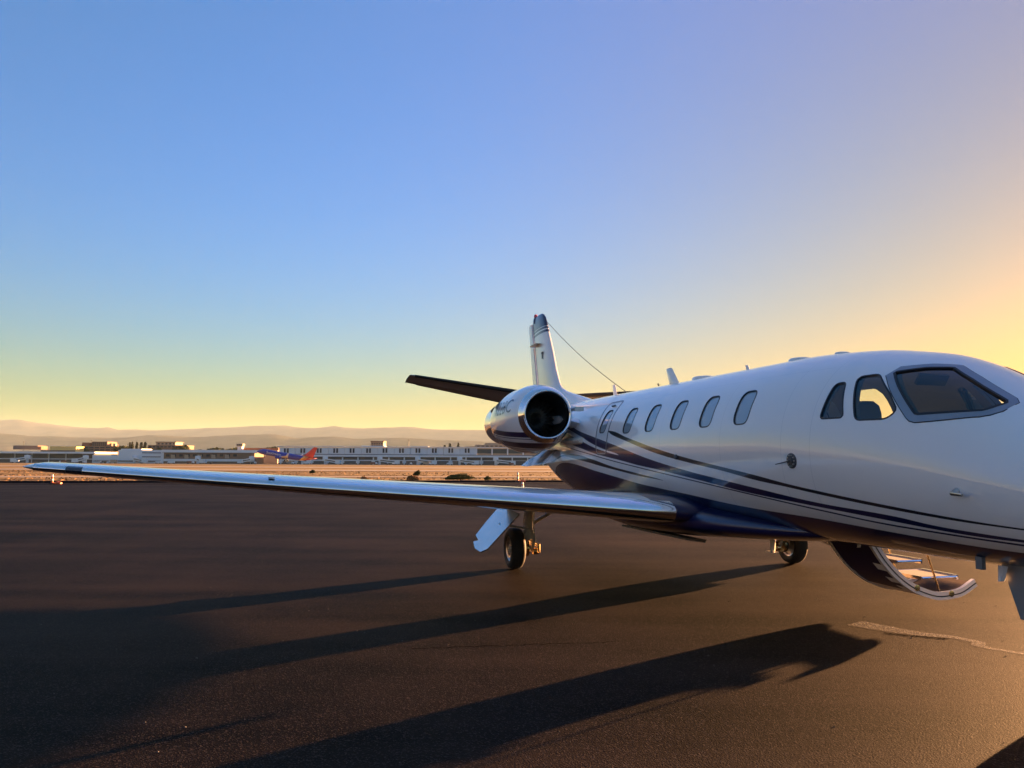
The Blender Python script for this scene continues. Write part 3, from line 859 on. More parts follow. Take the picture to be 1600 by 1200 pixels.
def build_engine(side):
    n = MB().loft([nring(s, float(nac_rad(s)), side) for s in np.linspace(-2.95, -1.04, 28)], True, False).build('nacelle', M['nacelle'], JET, True, 60)
    # polished lip, rolling into the duct
    lip = [(-1.04, float(nac_rad(-1.04)) + .003), (-0.98, .470), (-0.93, .451), (-0.90, .432), (-0.885, .415), (-0.89, .398), (-0.92, .385), (-0.98, .378)]
    MB().loft([nring(s, r, side) for s, r in lip], True, False).build('intake_lip', M['chrome'], n, True, 80)
    MB().loft([nring(s, r, side) for s, r in ((-0.975, .378), (-1.2, .372), (-1.5, .38), (-1.9, .385), (-1.92, .02))], True, False).build('intake_duct', M['duct'], n, True, 40)
    c = nac_c(-1.6)
    fb = MB()
    for k in range(22):
        a = 2 * math.pi * k / 22
        d = Vector((0, math.cos(a), math.sin(a))); p = Vector((0, -math.sin(a), math.cos(a)))
        v = []
        for rr, tw, ch in ((.10, .2, .05), (.24, .7, .06), (.37, 1.05, .065)):
            for e in (-1, 1):
                q = d * rr + p * (e * ch * math.cos(tw) * .8) + Vector((1, 0, 0)) * (e * ch * math.sin(tw) * .8)
                v.append((-1.62 + q.x, -(c[0] + q.y) * side, c[1] + q.z))
        fb.add(v, [(0, 1, 3, 2), (2, 3, 5, 4)])
    fb.build('fan', M['fan'], n, False, recalc=False)
    MB().lathe(J(-1.62, c[0], c[1], side), (1, 0, 0), [(0, .11), (.06, .105), (.14, .07), (.20, .03), (.22, 0)], 24).build('spinner', M['steel'], n)
    MB().loft([nring(s, r, side) for s, r in ((-2.95, .515), (-2.97, .46), (-3.4, .455), (-3.8, .43), (-3.95, .41), (-3.95, .37), (-3.6, .36), (-3.3, .3), (-3.3, .02))], True, False).build('exhaust_nozzle', M['chrome'], n, True, 40)
    # registration, wrapped round the cowl
    cu = bpy.data.curves.new('registration', 'FONT')
    cu.body = 'N22BC'; cu.size = 0.36; cu.extrude = 0.0; cu.resolution_u = 3; cu.space_character = 1.06
    to = bpy.data.objects.new('tmp', cu); COL.objects.link(to)
    bpy.context.view_layer.update()
    me = bpy.data.meshes.new_from_object(to.evaluated_get(bpy.context.evaluated_depsgraph_get()))
    bpy.data.objects.remove(to)
    bm = bmesh.new(); bm.from_mesh(me)
    bmesh.ops.subdivide_edges(bm, edges=[e for e in bm.edges if e.calc_length() > 0.06], cuts=3)
    bmesh.ops.triangulate(bm, faces=bm.faces[:])
    x1 = max(v.co.x for v in bm.verts)
    for v in bm.verts:
        x, y = v.co.x, v.co.y
        s = -1.30 - (x1 - x) if side == 1 else -1.30 - x
        rad = float(nac_rad(s)) + 0.004
        cc = nac_c(s)
        a = 0.12 + y / 0.57
        v.co = Vector(J(s, cc[0] + rad * math.cos(a), cc[1] + rad * math.sin(a), side))
    bm.to_mesh(me); bm.free(); me.name = 'registration'
    ro = bpy.data.objects.new('registration', me); COL.objects.link(ro); ro.parent = n
    me.materials.clear(); me.materials.append(M['reg'])
    # pylon
    py = MB().loft([[J(s, r, z + h * t, side) for s, t in ((-1.15, 0), (-1.3, .75), (-1.9, 1), (-2.7, .8), (-3.35, 0), (-2.7, -.7), (-1.9, -.9), (-1.3, -.7))] for r, z, h in ((0.55, 2.30, .15), (0.85, 2.33, .11), (1.02, 2.37, .09), (1.2, 2.40, .09))])
    p = py.build('engine_pylon', M['white'], JET, True, 60)
    sc = MB().loft([[J(s, 0.98 + dr, z, side) for s, z in ((-0.95, 2.54 + e), (-0.95, 2.61 - e), (-1.15, 2.61 - e), (-1.15, 2.54 + e))] for dr, e in ((-.12, 0), (.03, 0.0), (.045, .02))])
    sc.build('air_scoop', M['steel'], p, False)
M['reg'] = mat('registration_grey', (0.05, 0.07, 0.10), 0.3, 0, 0.8)
for sd in (1, -1): build_engine(sd)

# ---- open service panel, tube and cream cover under the right engine
b = MB().loft([[J(s - t, r, z, 1) for s, r, z in ((-2.005, 0.92, 1.66), (-2.035, 0.92, 1.84), (-2.04, 1.28, 1.88), (-2.0, 1.70, 1.575), (-1.998, 1.59, 1.562))] for t in (0, 0.012)])
b.build('open_service_panel', M['chrome'], JET, False)
MB().lathe(J(-2.35, 0.98, 1.83), (-0.4, -1, -0.1), [(-.25, .035), (.05, .045), (.05, .035), (-.2, .03)], 16).build('drain_tube', M['steel'], JET)
b = MB().loft([[J(s, rside(s, z) + o, z, 1) for z, o in ((1.97 - k, .0), (1.985 - k, .05), (2.02, .075), (2.05 + k, .05), (2.065 + k, .0))] for s, k in ((-0.72, 0.0), (-0.8, .012), (-1.3, .015), (-1.75, .0), (-1.8, -.02))])
b.build('vent_cover', M['rag'], JET, True, 40)

# ---- roof antennas, wire, probes
def blade(name, s, h, c, lean, z=None, t=0.02, m='white', r=0.0, down=False):
    zz = (rz := (float(ZT(s)) - 0.02 if z is None else z))
    sg = -1 if down else 1
    b = MB().loft([[(s0 - x * cc, -r + y, zz + sg * hh) for x, y in ((0, 0), (.25, t), (.7, t * .8), (1, 0), (.7, -t * .8), (.25, -t))] for hh, s0, cc in ((0, s, c), (h * .96, s - lean, c * .62), (h, s - lean - .02, c * .5))])
    return b.build(name, M[m], JET, True, 50)
blade('blade_antenna', -1.48, 0.235, 0.20, 0.10)
blade('blade_antenna', 0.98, 0.30, 0.34, 0.26)
blade('blade_antenna', 2.92, 0.10, 0.10, 0.06)
for s, L, w, h in ((1.70, 0.42, 0.16, 0.055), (3.95, 0.30, 0.13, 0.05), (4.68, 0.15, 0.09, 0.035)):
    zz = float(ZT(s)) - 0.012
    MB().loft([[(s + L / 2 * k * math.cos(a), w * k * math.sin(a), zz + hh) for a in [2 * math.pi * i / 24 for i in range(24)]] for hh, k in ((-.05, 1.0), (h * .6, .96), (h * .9, .82), (h, .6))]).build('dome_antenna', M['white'], JET, True, 50)
a0, a1 = Vector((-5.97, 0, 5.09)), Vector((-0.98, 0, 2.865))
MB().tube([a0.lerp(a1, i / 12) + Vector((0, 0, -0.10 * math.sin(math.pi * i / 12))) for i in range(13)], 0.006, 6).build('antenna_wire', M['wire'], JET)
# angle of attack vane: disc with a thin arm
pv = Vector(surf(5.091, 1.696)); nv = fnorm(5.091, rside(5.091, 1.696), 1.696); nv = Vector((nv.x, -nv.y, nv.z))
o = MB().lathe(pv - nv * 0.01, nv, [(0, .075), (.014, .075), (.018, .068), (.018, .03), (.03, .028), (.032, 0)], 28).build('vane_disc', M['groove'], JET)
MB().tube([pv + nv * 0.03, pv + nv * 0.035 + Vector((-0.22, 0, -0.035))], [.008, .004], 6).build('vane_arm', M['wire'], o)
for k in range(10):
    a = 2 * math.pi * k / 10
    tdir = Vector((math.cos(a), 0, math.sin(a)))
    MB().lathe(pv + nv * 0.004 + tdir * 0.055, nv, [(0, .006), (.016, .006), (.018, 0)], 8).build('screw', M['steel'], o)
pp = Vector(surf(6.875, 1.477)); np_ = fnorm(6.875, rside(6.875, 1.477), 1.477); np_ = Vector((np_.x, -np_.y, np_.z))
o = MB().tube([pp - np_ * .01, pp + np_ * .05 + Vector((0.0, 0, -.012)), pp + np_ * .062 + Vector((0.10, 0, -.018))], [.028, .018, .010], 10).build('pitot_probe', M['steel'], JET)
pq = Vector(surf(2.723, 1.735)); nq = Vector((0, -1, 0))
MB().lathe(pq, nq, [(-.01, .035), (.02, .03), (.028, .018), (.03, 0)], 16).build('position_sensor', M['groove'], JET)

# ---- belly fittings
blade('belly_antenna', 3.36, 0.17, 0.12, 0.03, z=0.765, t=0.025, m='gear_white', down=True)
MB().box((3.29, 0, 0.588), (0.17, 0.07, 0.012)).build('antenna_foot', M['gear_white'], JET, False)
blade('belly_antenna', 4.55, 0.09, 0.07, 0.02, z=0.86, t=0.015, m='gear_white', r=-0.25, down=True)
blade('belly_antenna', 6.86, 0.12, 0.09, 0.04, z=0.90, t=0.02, m='gear_white', r=0.32, down=True)
MB().loft([[(6.72 + dx, -0.44 + dy, z) for dx, dy in ((-.03, -.012), (.03, -.012), (.035, .02), (-.035, .02))] for z in (0.96, 0.91, 0.865)]).build('drain_mast', M['frame_grey'], JET, False)
MB().loft([[J(s, r, z, 1) for r, z in ((0.42, 0.66), (0.44, 0.62), (0.72, 0.66), (0.72, 0.69))] for s in (0.35, 0.5, 2.3, 2.45)]).build('inspection_lamp_panel', M['groove'], JET, False)

# ---- landing gear
def wheel(parent, c, rad, w, side, name='tyre'):
    ax = (0, -side, 0)
    prof = [(-w * .36, rad * .60), (-w * .5, rad * .70), (-w * .5, rad * .82), (-w * .40, rad * .94), (-w * .2, rad * .995), (0, rad), (w * .2, rad * .995), (w * .40, rad * .94), (w * .5, rad * .82), (w * .5, rad * .70), (w * .36, rad * .60)]
    t = MB().lathe(c, ax, prof, 40).build('tyre', M['rubber'], parent, True, 60)
    return t
def rim(parent, c, rad, w, side):
    ax = (0, -side, 0)
    b = MB().lathe(c, ax, [(-w * .38, rad * .61), (-w * .34, rad * .55), (-w * .1, rad * .50), (w * .15, rad * .50), (w * .33, rad * .56), (w * .38, rad * .61)], 32)
    b.lathe(c, ax, [(w * .15, rad * .5), (w * .12, rad * .30), (w * .2, rad * .22), (w * .38, rad * .18), (w * .38, 0)], 32)
    b.lathe(c, ax, [(-w * .1, rad * .5), (-w * .12, rad * .25), (-w * .3, rad * .2), (-w * .3, 0)], 32)
    for k in range(10):
        a = 2 * math.pi * k / 10
        p = Vector(c) + Vector((math.cos(a), 0, math.sin(a))) * rad * .40
        b.lathe(p, ax, [(w * .10, .018), (w * .26, .016), (w * .26, 0)], 8)
    return b.build('rim', M['steel'], parent, True, 40)
def main_gear(side):
    s0, rw = -0.1, 2.33
    if side == -1:
        s0, rw = 0.32, 2.34
    rad, wid = 0.315, 0.225
    g = MB()
    g.tube([J(s0 + 0.05, rw - 0.22, 1.02, side), J(s0 + 0.06, rw - 0.21, 0.55, side)], [.075, .068], 16)
    g.tube([J(s0 + 0.06, rw - 0.21, 0.60, side), J(s0 + 0.06, rw - 0.21, 0.46, side)], [.085, .085], 16)
    for e in (-.06, .06):
        g.loft([[J(s0 + x, rw - 0.21 + e + k, z, side) for x, z in ((.12, .55), (.15, .42), (.05, .27), (-.06, .25), (-.08, .35), (.0, .50))] for k in (-.018, .018)])
    g.tube([J(s0, rw - 0.30, rad, side), J(s0, rw + 0.05, rad, side)], .04, 14)
    gear = g.build('main_landing_gear', M['gear'], JET, True, 35)
    wheel(gear, J(s0, rw, rad, side), rad, wid, side)
    rim(gear, J(s0, rw, rad, side), rad, wid, side)
    bk = MB().lathe(J(s0, rw - 0.15, rad, side), (0, side, 0), [(0, 0), (0, .13), (.06, .13), (.06, 0)], 24)
    bk.tube([J(s0 + .02, rw - .28, .40, side), J(s0 + .10, rw - .36, .36, side), J(s0 + .10, rw - .36, .25, side)], [.03, .035, .025], 10)
    bk.lathe(J(s0 + .05, rw - .32, .27, side), (0, side, 0), [(-.04, 0), (-.04, .055), (.05, .055), (.06, .03), (.06, 0)], 16)
    bk.build('brake', M['brass'], gear, True, 40)
    hs_ = MB().tube([J(s0 + .14, rw - .14, .95, side), J(s0 + .17, rw - .10, .75, side), J(s0 + .15, rw - .11, .50, side), J(s0 + .12, rw - .30, .40, side)], .010, 6)
    hs_.tube([J(s0 + .10, rw - .30, 1.0, side), J(s0 + .12, rw - .27, .7, side), J(s0 + .12, rw - .30, .45, side)], .009, 6)
    hs_.build('hydraulic_line', M['steel'], gear)
    dr = MB().tube([J(s0 - .1, rw - .75, .92, side), J(s0 + .03, rw - .22, .66, side)], .028, 10)
    dr.build('drag_brace', M['gear'], gear)
    # outboard door hanging down and out
    d = MB()
    A0, A1 = (rw + 0.08, 0.90), (rw + 0.58, 0.34)
    nx, nz = 0.73, 0.68
    for k0, k1, t in ((0, 1, .0),):
        prof = [(0, -.12), (0, .13), (.45, .13), (.82, .12), (.88, .05), (.96, .09), (1.06, .02), (1.06, -.06), (.93, -.10)]
        rings = []
        for off in (0, .022):
            rings.append([J(s0 + 0.05 - 3.4 * w_ + .2 * off, A0[0] + (A1[0] - A0[0]) * q + nx * (.46 * w_ + .98 * off), A0[1] + (A1[1] - A0[1]) * q + nz * (.46 * w_ + .98 * off), side) for q, w_ in prof])
        d.loft(rings)
    d.build('gear_door', M['polish'], gear, False)
    MB().box(J(s0 + .1, rw + .27, .955, side), (.42, .50, .012), Matrix.Rotation(R(-4 * side), 3, 'X')).build('well_edge', M['gear'], gear, False)
    lk = MB().tube([J(s0 + .12, rw - .2, .62, side), J(s0 + .12, rw + .28, .70, side)], .014, 8)
    lk.build('door_link', M['gear'], gear)
    return gear
for sd in (1, -1): main_gear(sd)
# nose gear
g = MB().tube([(7.22, 0, 1.0), (7.3, 0, 0.42)], [.06, .05], 14).tube([(7.3, -.09, .24), (7.3, .09, .24)], .03, 10)
for e in (-1, 1):
    g.loft([[(x, e * .085 + k, z) for x, z in ((7.26, .45), (7.36, .45), (7.34, .2), (7.26, .2))] for k in (-.012, .012)])
ng = g.build('nose_landing_gear', M['gear'], JET, True, 35)
wheel(ng, (7.3, 0, 0.225), 0.225, 0.14, 1)
rim(ng, (7.3, 0, 0.225), 0.225, 0.14, 1)
for sd in (1,):
    MB().loft([[J(s, 0.24 + 0.05 * q + k, 0.92 - 0.40 * q, sd) for s, q in ((6.74, 0), (7.0, 0), (7.0, .9), (6.98, 1.0), (6.93, 1.0))] for k in (0, .018)]).build('nose_gear_door', M['frame_grey'], ng, False)
MB().lathe((7.2, -0.10, 0.80), (1, 0, -.1), [(0, .05), (.05, .065), (.06, .0)], 16).build('taxi_light', M['brass'], ng)

# ---- airstair: the lower half of the cabin door, swung open on the left side
AS_PROF = [(-0.36, 0.93), (-0.42, 0.84), (-0.48, 0.753), (-0.60, 0.59), (-0.80, 0.395), (-1.045, 0.25), (-1.34, 0.175), (-1.60, 0.20), (-1.84, 0.31)]
AF, AA = 4.45, 3.74
pr = [Vector((a, b)) for a, b in AS_PROF]
def prof_n(i):
    d = (pr[min(i + 1, len(pr) - 1)] - pr[max(i - 1, 0)]).normalized()
    return Vector((d.y, -d.x)) * -1       # towards the inside (up)
def inner(i, t): return pr[i] + prof_n(i) * -t if prof_n(i).y < 0 else pr[i] + prof_n(i) * t
def shell_mat():
    m, t, b = principled('airstair_livery')
    tc = t.nodes.new('ShaderNodeTexCoord'); sp = t.nodes.new('ShaderNodeSeparateXYZ'); t.links.new(tc.outputs['Object'], sp.inputs[0])
    def op(o, a, c):
        n = t.nodes.new('ShaderNodeMath'); n.operation = o
        for i, q in enumerate((a, c)):
            if isinstance(q, (int, float)): n.inputs[i].default_value = q
            else: t.links.new(q, n.inputs[i])
        return n.outputs[0]
    y = op('ADD', sp.outputs[1], op('MULTIPLY', sp.outputs[0], -0.06))
    k = op('ADD', op('LESS_THAN', y, 0.36), op('ADD', op('MULTIPLY', op('GREATER_THAN', y, .43), op('LESS_THAN', y, .52)), op('MULTIPLY', op('GREATER_THAN', y, .60), op('LESS_THAN', y, .66))))
    k = op('ADD', k, op('MULTIPLY', op('LESS_THAN', sp.outputs[0], 4.27), op('LESS_THAN', y, .76)))
    k = op('MINIMUM', k, 1.0)
    mx = t.nodes.new('ShaderNodeMix'); mx.data_type = 'RGBA'; mx.inputs['A'].default_value = (*WHITE, 1); mx.inputs['B'].default_value = (0.005, 0.008, 0.06, 1)
    t.links.new(k, mx.inputs['Factor']); t.links.new(mx.outputs['Result'], b.inputs['Base Color'])
    b.inputs['Roughness'].default_value = 0.4; b.inputs['Specular IOR Level'].default_value = 0.25; b.inputs['Coat Weight'].default_value = 0.15; b.inputs['Coat Roughness'].default_value = .1
    return m
N_ = len(pr)
# smooth the profile
py_ = pchip([i for i in range(N_)], [p.x for p in pr]); pz_ = pchip([i for i in range(N_)], [p.y for p in pr])
fine_p = [Vector((float(py_(q)), float(pz_(q)))) for q in np.linspace(0, N_ - 1, 34)]
pr = fine_p
rings = []
for s in np.linspace(AA, AF, 5):
    rings.append([(s, -p.x, p.y) for p in pr] + [(s, -inner(i, .03).x, inner(i, .03).y) for i in reversed(range(len(pr)))])
air = MB().loft(rings).build('airstair', [shell_mat(), mat('stair_carpet', (0.13, 0.095, 0.065), 0.9, 0, 0, .1, 30)], JET, True, 40)
mids = [((pr[i] + pr[i + 1]) / 2, (inner(i, .03) + inner(i + 1, .03)) / 2) for i in range(len(pr) - 1)]
for p in air.data.polygons:
    c2 = Vector((-p.center.y, p.center.z))
    if min((c2 - b_).length for a_, b_ in mids) < min((c2 - a_).length for a_, b_ in mids) and abs(p.normal.x) < .5: p.material_index = 1
for s in (AF, AA):   # pale edge frames
    fr = []
    for e0, t0, t1 in ((0.012, -.012, .075),):
        rings = []
        for sx in (s - .03, s + .012):
            rings.append([(sx, -inner(i, t0).x, inner(i, t0).y) for i in range(len(pr))] + [(sx, -inner(i, t1).x, inner(i, t1).y) for i in reversed(range(len(pr)))])
        MB().loft(rings).build('edge_frame', M['gear_white'], air, True, 40)
    rings = [[(sx, -inner(i, .022).x, inner(i, .022).y) for i in range(len(pr))] + [(sx, -inner(i, .034).x, inner(i, .034).y) for i in reversed(range(len(pr)))] for sx in (s - .032, s + .015)]
    MB().loft(rings).build('edge_seal', M['seal'], air, True, 40)
for q in (0.63, 0.83):   # catches
    i = int(q * (len(pr) - 1)); p = inner(i, .045)
    MB().lathe((AF + .01, -p.x, p.y), (1, 0, 0), [(0, .035), (.010, .033), (.012, .02), (.012, 0)], 20).build('door_catch', M['brass'], air)
for y0, y1, z in ((0.62, 0.92, 0.80), (0.86, 1.18, 0.585), (1.18, 1.66, 0.395)):
    s_ = MB().span(AA + .10, AF - .10, y0, y1, z - .012, z + .012)
    tr = s_.build('step', mat('step_carpet', (0.12, 0.115, 0.12), 0.9, 0, 0, .1, 40), air, False)
    MB().span(AA + .09, AF - .09, y1, y1 + .025, z - .03, z + .022).build('step_nosing', M['chrome'], tr, False)
    MB().span(AA + .09, AF - .09, y0 - .02, y0, z - .02, z + .02).build('step_edge', M['chrome'], tr, False)
    for s in (AA + .085, AF - .085):
        MB().tube([(s, y0, z), (s, y1, z)], .012, 8).build('step_rail', M['chrome'], tr)
for s in (AF - .06, AA + .06):
    MB().tube([(s, 1.40, .22), (s, 1.02, 1.30)], .011, 8).build('support_cable', M['brass'], air)
MB().span(3.60, 4.40, 0.45, 0.62, 1.00, 1.03).build('threshold', M['steel'], air, False)

# ------------------------------------------------------------------ far things: hills, terminal, trees, airliner
def at(px, py, D):
    """point seen at a picture position of the 1600-wide photograph, D metres ahead"""
    d = _f + _r * ((px - 800) / LENS_PX) + _u * ((600 - py) / LENS_PX)
    k = D / d.y
    return Vector((d.x * k, D, EYE + d.z * k))

def hill_mat(name, c0, c1, sc):
    m, t, b = principled(name)
    tc = t.nodes.new('ShaderNodeTexCoord')
    n = t.nodes.new('ShaderNodeTexNoise'); n.inputs['Scale'].default_value = sc; n.inputs['Detail'].default_value = 9; n.inputs['Roughness'].default_value = .6
    t.links.new(tc.outputs['Object'], n.inputs['Vector'])
    mr = t.nodes.new('ShaderNodeMapRange'); mr.inputs['From Min'].default_value = .38; mr.inputs['From Max'].default_value = .62
    t.links.new(n.outputs[0], mr.inputs['Value'])
    mx = t.nodes.new('ShaderNodeMix'); mx.data_type = 'RGBA'; mx.inputs['A'].default_value = (*c0, 1); mx.inputs['B'].default_value = (*c1, 1)
    t.links.new(mr.outputs[0], mx.inputs['Factor']); t.links.new(mx.outputs['Result'], b.inputs['Base Color'])
    b.inputs['Roughness'].default_value = 1; b.inputs['Specular IOR Level'].default_value = 0
    return m
def hills(name, prof, D, depth, seed, m):
    X = [p[0] for p in prof]; Y = [p[1] for p in prof]
    f = pchip(X, Y)
    b = MB()
    cols_ = []
    rows_ = [(-1.0, 0.0), (-0.72, 0.16), (-0.5, 0.36), (-0.3, 0.62), (-0.12, 0.88), (0.0, 1.0), (0.2, 0.8), (0.6, 0.2), (0.9, 0.0)]
    n = 420
    for i in range(n):
        px = -3600 + i * (6400 / (n - 1))
        q = min(max(px, X[0]), X[-1])
        y = float(f(q)) - fbm(px * 0.045, seed) * 0.9
        if px < X[0] or px > X[-1]:
            y += fbm(px * 0.004, seed + 3) * 6 - 2
        h = at(px, y, D).z
        for dy, k in rows_:
            w = fbm(px * 0.03 + dy * 9, seed + 5)
            w2 = fbm(px * 0.011 + dy * 4.0, seed + 8)
            yy = D + dy * depth * (1 + 0.35 * w2 * (1 - k))
            x = (px - 800) / LENS_PX * yy * 1.005
            b.v.append((x, yy, -6 + (h + 6) * min(k * (1 + 0.14 * w * (1 - k) * 2), 1.0 if dy != 0 else 1)))
    R_ = len(rows_)
    b.f = [(i * R_ + k, (i + 1) * R_ + k, (i + 1) * R_ + k + 1, i * R_ + k + 1) for i in range(n - 1) for k in range(R_ - 1)]
    return tag(b.build(name, m, None, True, 180), kind='structure')
far_prof = [(-200, 664), (0, 657), (25, 655), (60, 660), (100, 665), (140, 668), (165, 669), (172, 667.5), (185, 672), (215, 671), (240, 671.5), (285, 671), (340, 668.5), (400, 666), (450, 664.5), (470, 668), (490, 668.5), (525, 666), (545, 668.5), (600, 668.5), (640, 667), (665, 669.5), (700, 671), (745, 672), (800, 672), (900, 673), (1000, 676), (1300, 682), (1600, 690)]
near_prof = [(-200, 672), (0, 677), (60, 681), (130, 683), (190, 684), (250, 680), (300, 683), (380, 679), (437, 679), (462, 684), (520, 682), (560, 685), (620, 684), (700, 688), (760, 690), (900, 692), (1200, 696), (1600, 700)]
hills('hills', far_prof, 15000, 3800, 1.3, hill_mat('far_hill_scrub', (0.075, 0.08, 0.075), (0.13, 0.125, 0.105), 0.0016))
hills('hills', near_prof, 9000, 2400, 4.1, hill_mat('near_hill_scrub', (0.06, 0.065, 0.055), (0.11, 0.105, 0.085), 0.0026))

DT = 700.0
GZ = fall(DT)
def wx(px, D=DT): return (px - 800) / LENS_PX * D
def wz(px, py, D=DT): return at(px, py, D).z
M['pale_wall'] = mat('pale_metal_wall', (0.74, 0.78, 0.80), 0.6, 0, 0, 0.06, 0.05)
M['pale_roof'] = mat('pale_roof', (0.80, 0.81, 0.80), 0.6, 0, 0, 0.05, 0.05)
M['glass_far'] = mat('terminal_glass', (0.05, 0.08, 0.085), 0.5, 0, 0, spec=0.25)
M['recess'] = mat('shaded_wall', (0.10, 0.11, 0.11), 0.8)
M['brown_wall'] = mat('brown_concrete', (0.20, 0.14, 0.10), 0.8, 0, 0, 0.1, 0.1)
M['tan_wall'] = mat('tan_wall', (0.42, 0.33, 0.24), 0.8, 0, 0, 0.08, 0.1)
M['dark_window'] = mat('dark_window', (0.030, 0.042, 0.055), 0.5, 0, 0, spec=0.2)
M['rust_wall'] = mat('rust_panel', (0.28, 0.12, 0.07), 0.8, 0, 0, 0.1, 0.2)
M['sun_tinted_wall'] = mat('sun_tinted_wall', (0.80, 0.62, 0.22), 0.7)  # yellow of the low sun put into the wall colour

def block(parent, name, m, x0, x1, y0, y1, D0=DT, depth=20, base=None):
    """box between picture columns x0..x1 and rows y0 (top) .. y1 (bottom), its front D0 metres away"""
    xm = (x0 + x1) / 2
    zt_ = wz(xm, y0, D0); zb_ = wz(xm, y1, D0) if base is None else base
    b = MB().span(wx(x0, D0), wx(x1, D0), D0, D0 + depth, zb_, zt_)
    o = b.build(name, M[m], None, False)
    if parent is not None:
        o.parent = parent
        o.matrix_parent_inverse = Matrix.Translation(-parent.location)
    return o
def building(name, label, cat, x, D=DT, group=None):
    o = empty(name, (wx(x, D), D, fall(D)))
    return tag(o, label, cat, group)

# low glazed concourse at the left
T = building('concourse', 'low glazed concourse with pale flat roof at the far left of the field', 'building', 40)
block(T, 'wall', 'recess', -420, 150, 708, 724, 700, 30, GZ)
block(T, 'roof', 'pale_roof', -425, 151, 704.5, 707.5, 694, 40)
for i in range(-16, 5):
    block(T, 'glass_panel', 'glass_far', i * 26.5 + 1.5, i * 26.5 + 25, 708.3, 714.6, 699.5, 0.45)
block(T, 'floor_band', 'pale_wall', -420, 150, 715.2, 716.6, 699, 0.9)
for i in range(-16, 5):
    block(T, 'column', 'pale_wall', i * 26.5 + 0.2, i * 26.5 + 1.2, 708, 724, 698.8, 0.6, GZ)
block(T, 'roof_deck', 'brown_wall', 24, 62, 696.3, 702.3, 712, 14)
block(T, 'stair_tower', 'rust_wall', 62.5, 67.5, 697.5, 702.3, 712, 10)
Tb = building('sun_tinted_block', 'small block behind the left concourse, its yellow sunlight painted into the walls', 'building', 101, 770)
block(Tb, 'wall', 'sun_tinted_wall', 81, 122, 698.5, 712, 770, 14, fall(770))
block(Tb, 'parapet', 'sun_tinted_wall', 80.6, 122.4, 697.6, 698.6, 769.6, 15)
block(Tb, 'roof_shade', 'brown_wall', 67, 120, 703.5, 706.5, 769.0, 0.8)
# parking / office blocks
G = building('parking_block', 'tall brown parking block with stacked dark decks behind the concourse', 'building', 150, 800)
block(G, 'wall', 'brown_wall', 122, 186, 697, 715, 800, 30, fall(800))
block(G, 'stair_tower', 'rust_wall', 131, 142, 691.5, 697.2, 800.5, 10)
block(G, 'top_storey', 'brown_wall', 146, 170, 690, 697.2, 801, 20)
for k, yy in enumerate((691.5, 694.5, 698.5, 702, 705.5)):
    for j in range(7):
        x0 = (147 if yy < 697 else 125) + j * (3.2 if yy < 697 else 8.6)
        block(G, 'deck_opening', 'dark_window', x0, x0 + (2.3 if yy < 697 else 6.6), yy, yy + 1.7, 799.6 if yy > 697 else 800.6, 0.5)
block(G, 'lift_box', 'tan_wall', 179, 183, 693.5, 697, 803, 8)
G = building('office_block', 'brown stepped office block between cypress trees and hangar roof', 'building', 262, 800)
block(G, 'wall', 'brown_wall', 233, 290, 695.5, 712, 800, 25, fall(800))
block(G, 'top_storey', 'tan_wall', 246, 276, 691, 695.6, 801, 18)
block(G, 'roof', 'brown_wall', 245, 277, 690.2, 691.1, 800.4, 20)
for k in range(9):
    block(G, 'window', 'dark_window', 235 + k * 6, 239 + k * 6, 697, 699.3, 799.6, 0.5)
    if 2 <= k <= 6: block(G, 'window', 'dark_window', 236.5 + k * 6, 239.6 + k * 6, 692.4, 694.4, 800.6, 0.5)
# pale hangar and long shed
H = building('pale_hangar', 'pale blue-grey hangar with two dark slots beside the brown shed', 'hangar', 200, 690)
block(H, 'wall', 'pale_wall', 148, 188, 711, 724, 690, 22, fall(690))
block(H, 'tall_wall', 'pale_wall', 188, 255, 703, 724, 690.5, 26, fall(690))
block(H, 'gable', 'pale_wall', 192, 224, 701.2, 703.2, 691, 20)
for y in (707, 713.3):
    block(H, 'slot', 'dark_window', 225, 254, y, y + 1.1, 690.1, 0.5)
block(H, 'skirt', 'recess', 150, 254, 719.6, 721.3, 690.0, 0.45)
S = building('long_shed', 'long brown shed under a pale roof beam left of the airliner', 'hangar', 315, 690)
block(S, 'wall', 'brown_wall', 256, 400, 707, 724, 690, 26, fall(690))
block(S, 'roof_beam', 'pale_roof', 255.5, 402, 703, 707.2, 688, 30)
block(S, 'lower_band', 'pale_wall', 258, 400, 717.2, 721, 689.4, 0.5)
block(S, 'door_post', 'pale_wall', 255, 258.4, 707.2, 724, 689, 1, fall(690))
for k in range(11):
    block(S, 'window', 'dark_window', 262 + k * 10.5, 267.5 + k * 10.5, 709.5, 713.5, 689.5, 0.45)
for k in range(5):
    block(S, 'bay_door', 'tan_wall', 270 + k * 21, 276 + k * 21, 710.5, 716.4, 689.3, 0.6)
C = building('control_cabin', 'little square control cabin standing above the shed roof', 'tower', 375, 730)
block(C, 'shaft', 'pale_wall', 373, 380, 697, 712, 730, 5, fall(730))
block(C, 'cab', 'tan_wall', 371.3, 381, 693.2, 697.2, 729, 6)
for k in range(3): block(C, 'window', 'dark_window', 372.3 + k * 2.9, 374.4 + k * 2.9, 694.2, 696, 728.6, 0.45)
O = building('red_roof_shed', 'low red-brown roofed shed behind the airliner nose', 'building', 397, 740)
block(O, 'wall', 'tan_wall', 384, 436, 703, 715, 740, 20, fall(740)); block(O, 'roof', 'rust_wall', 383, 437, 700, 703.2, 738, 24)
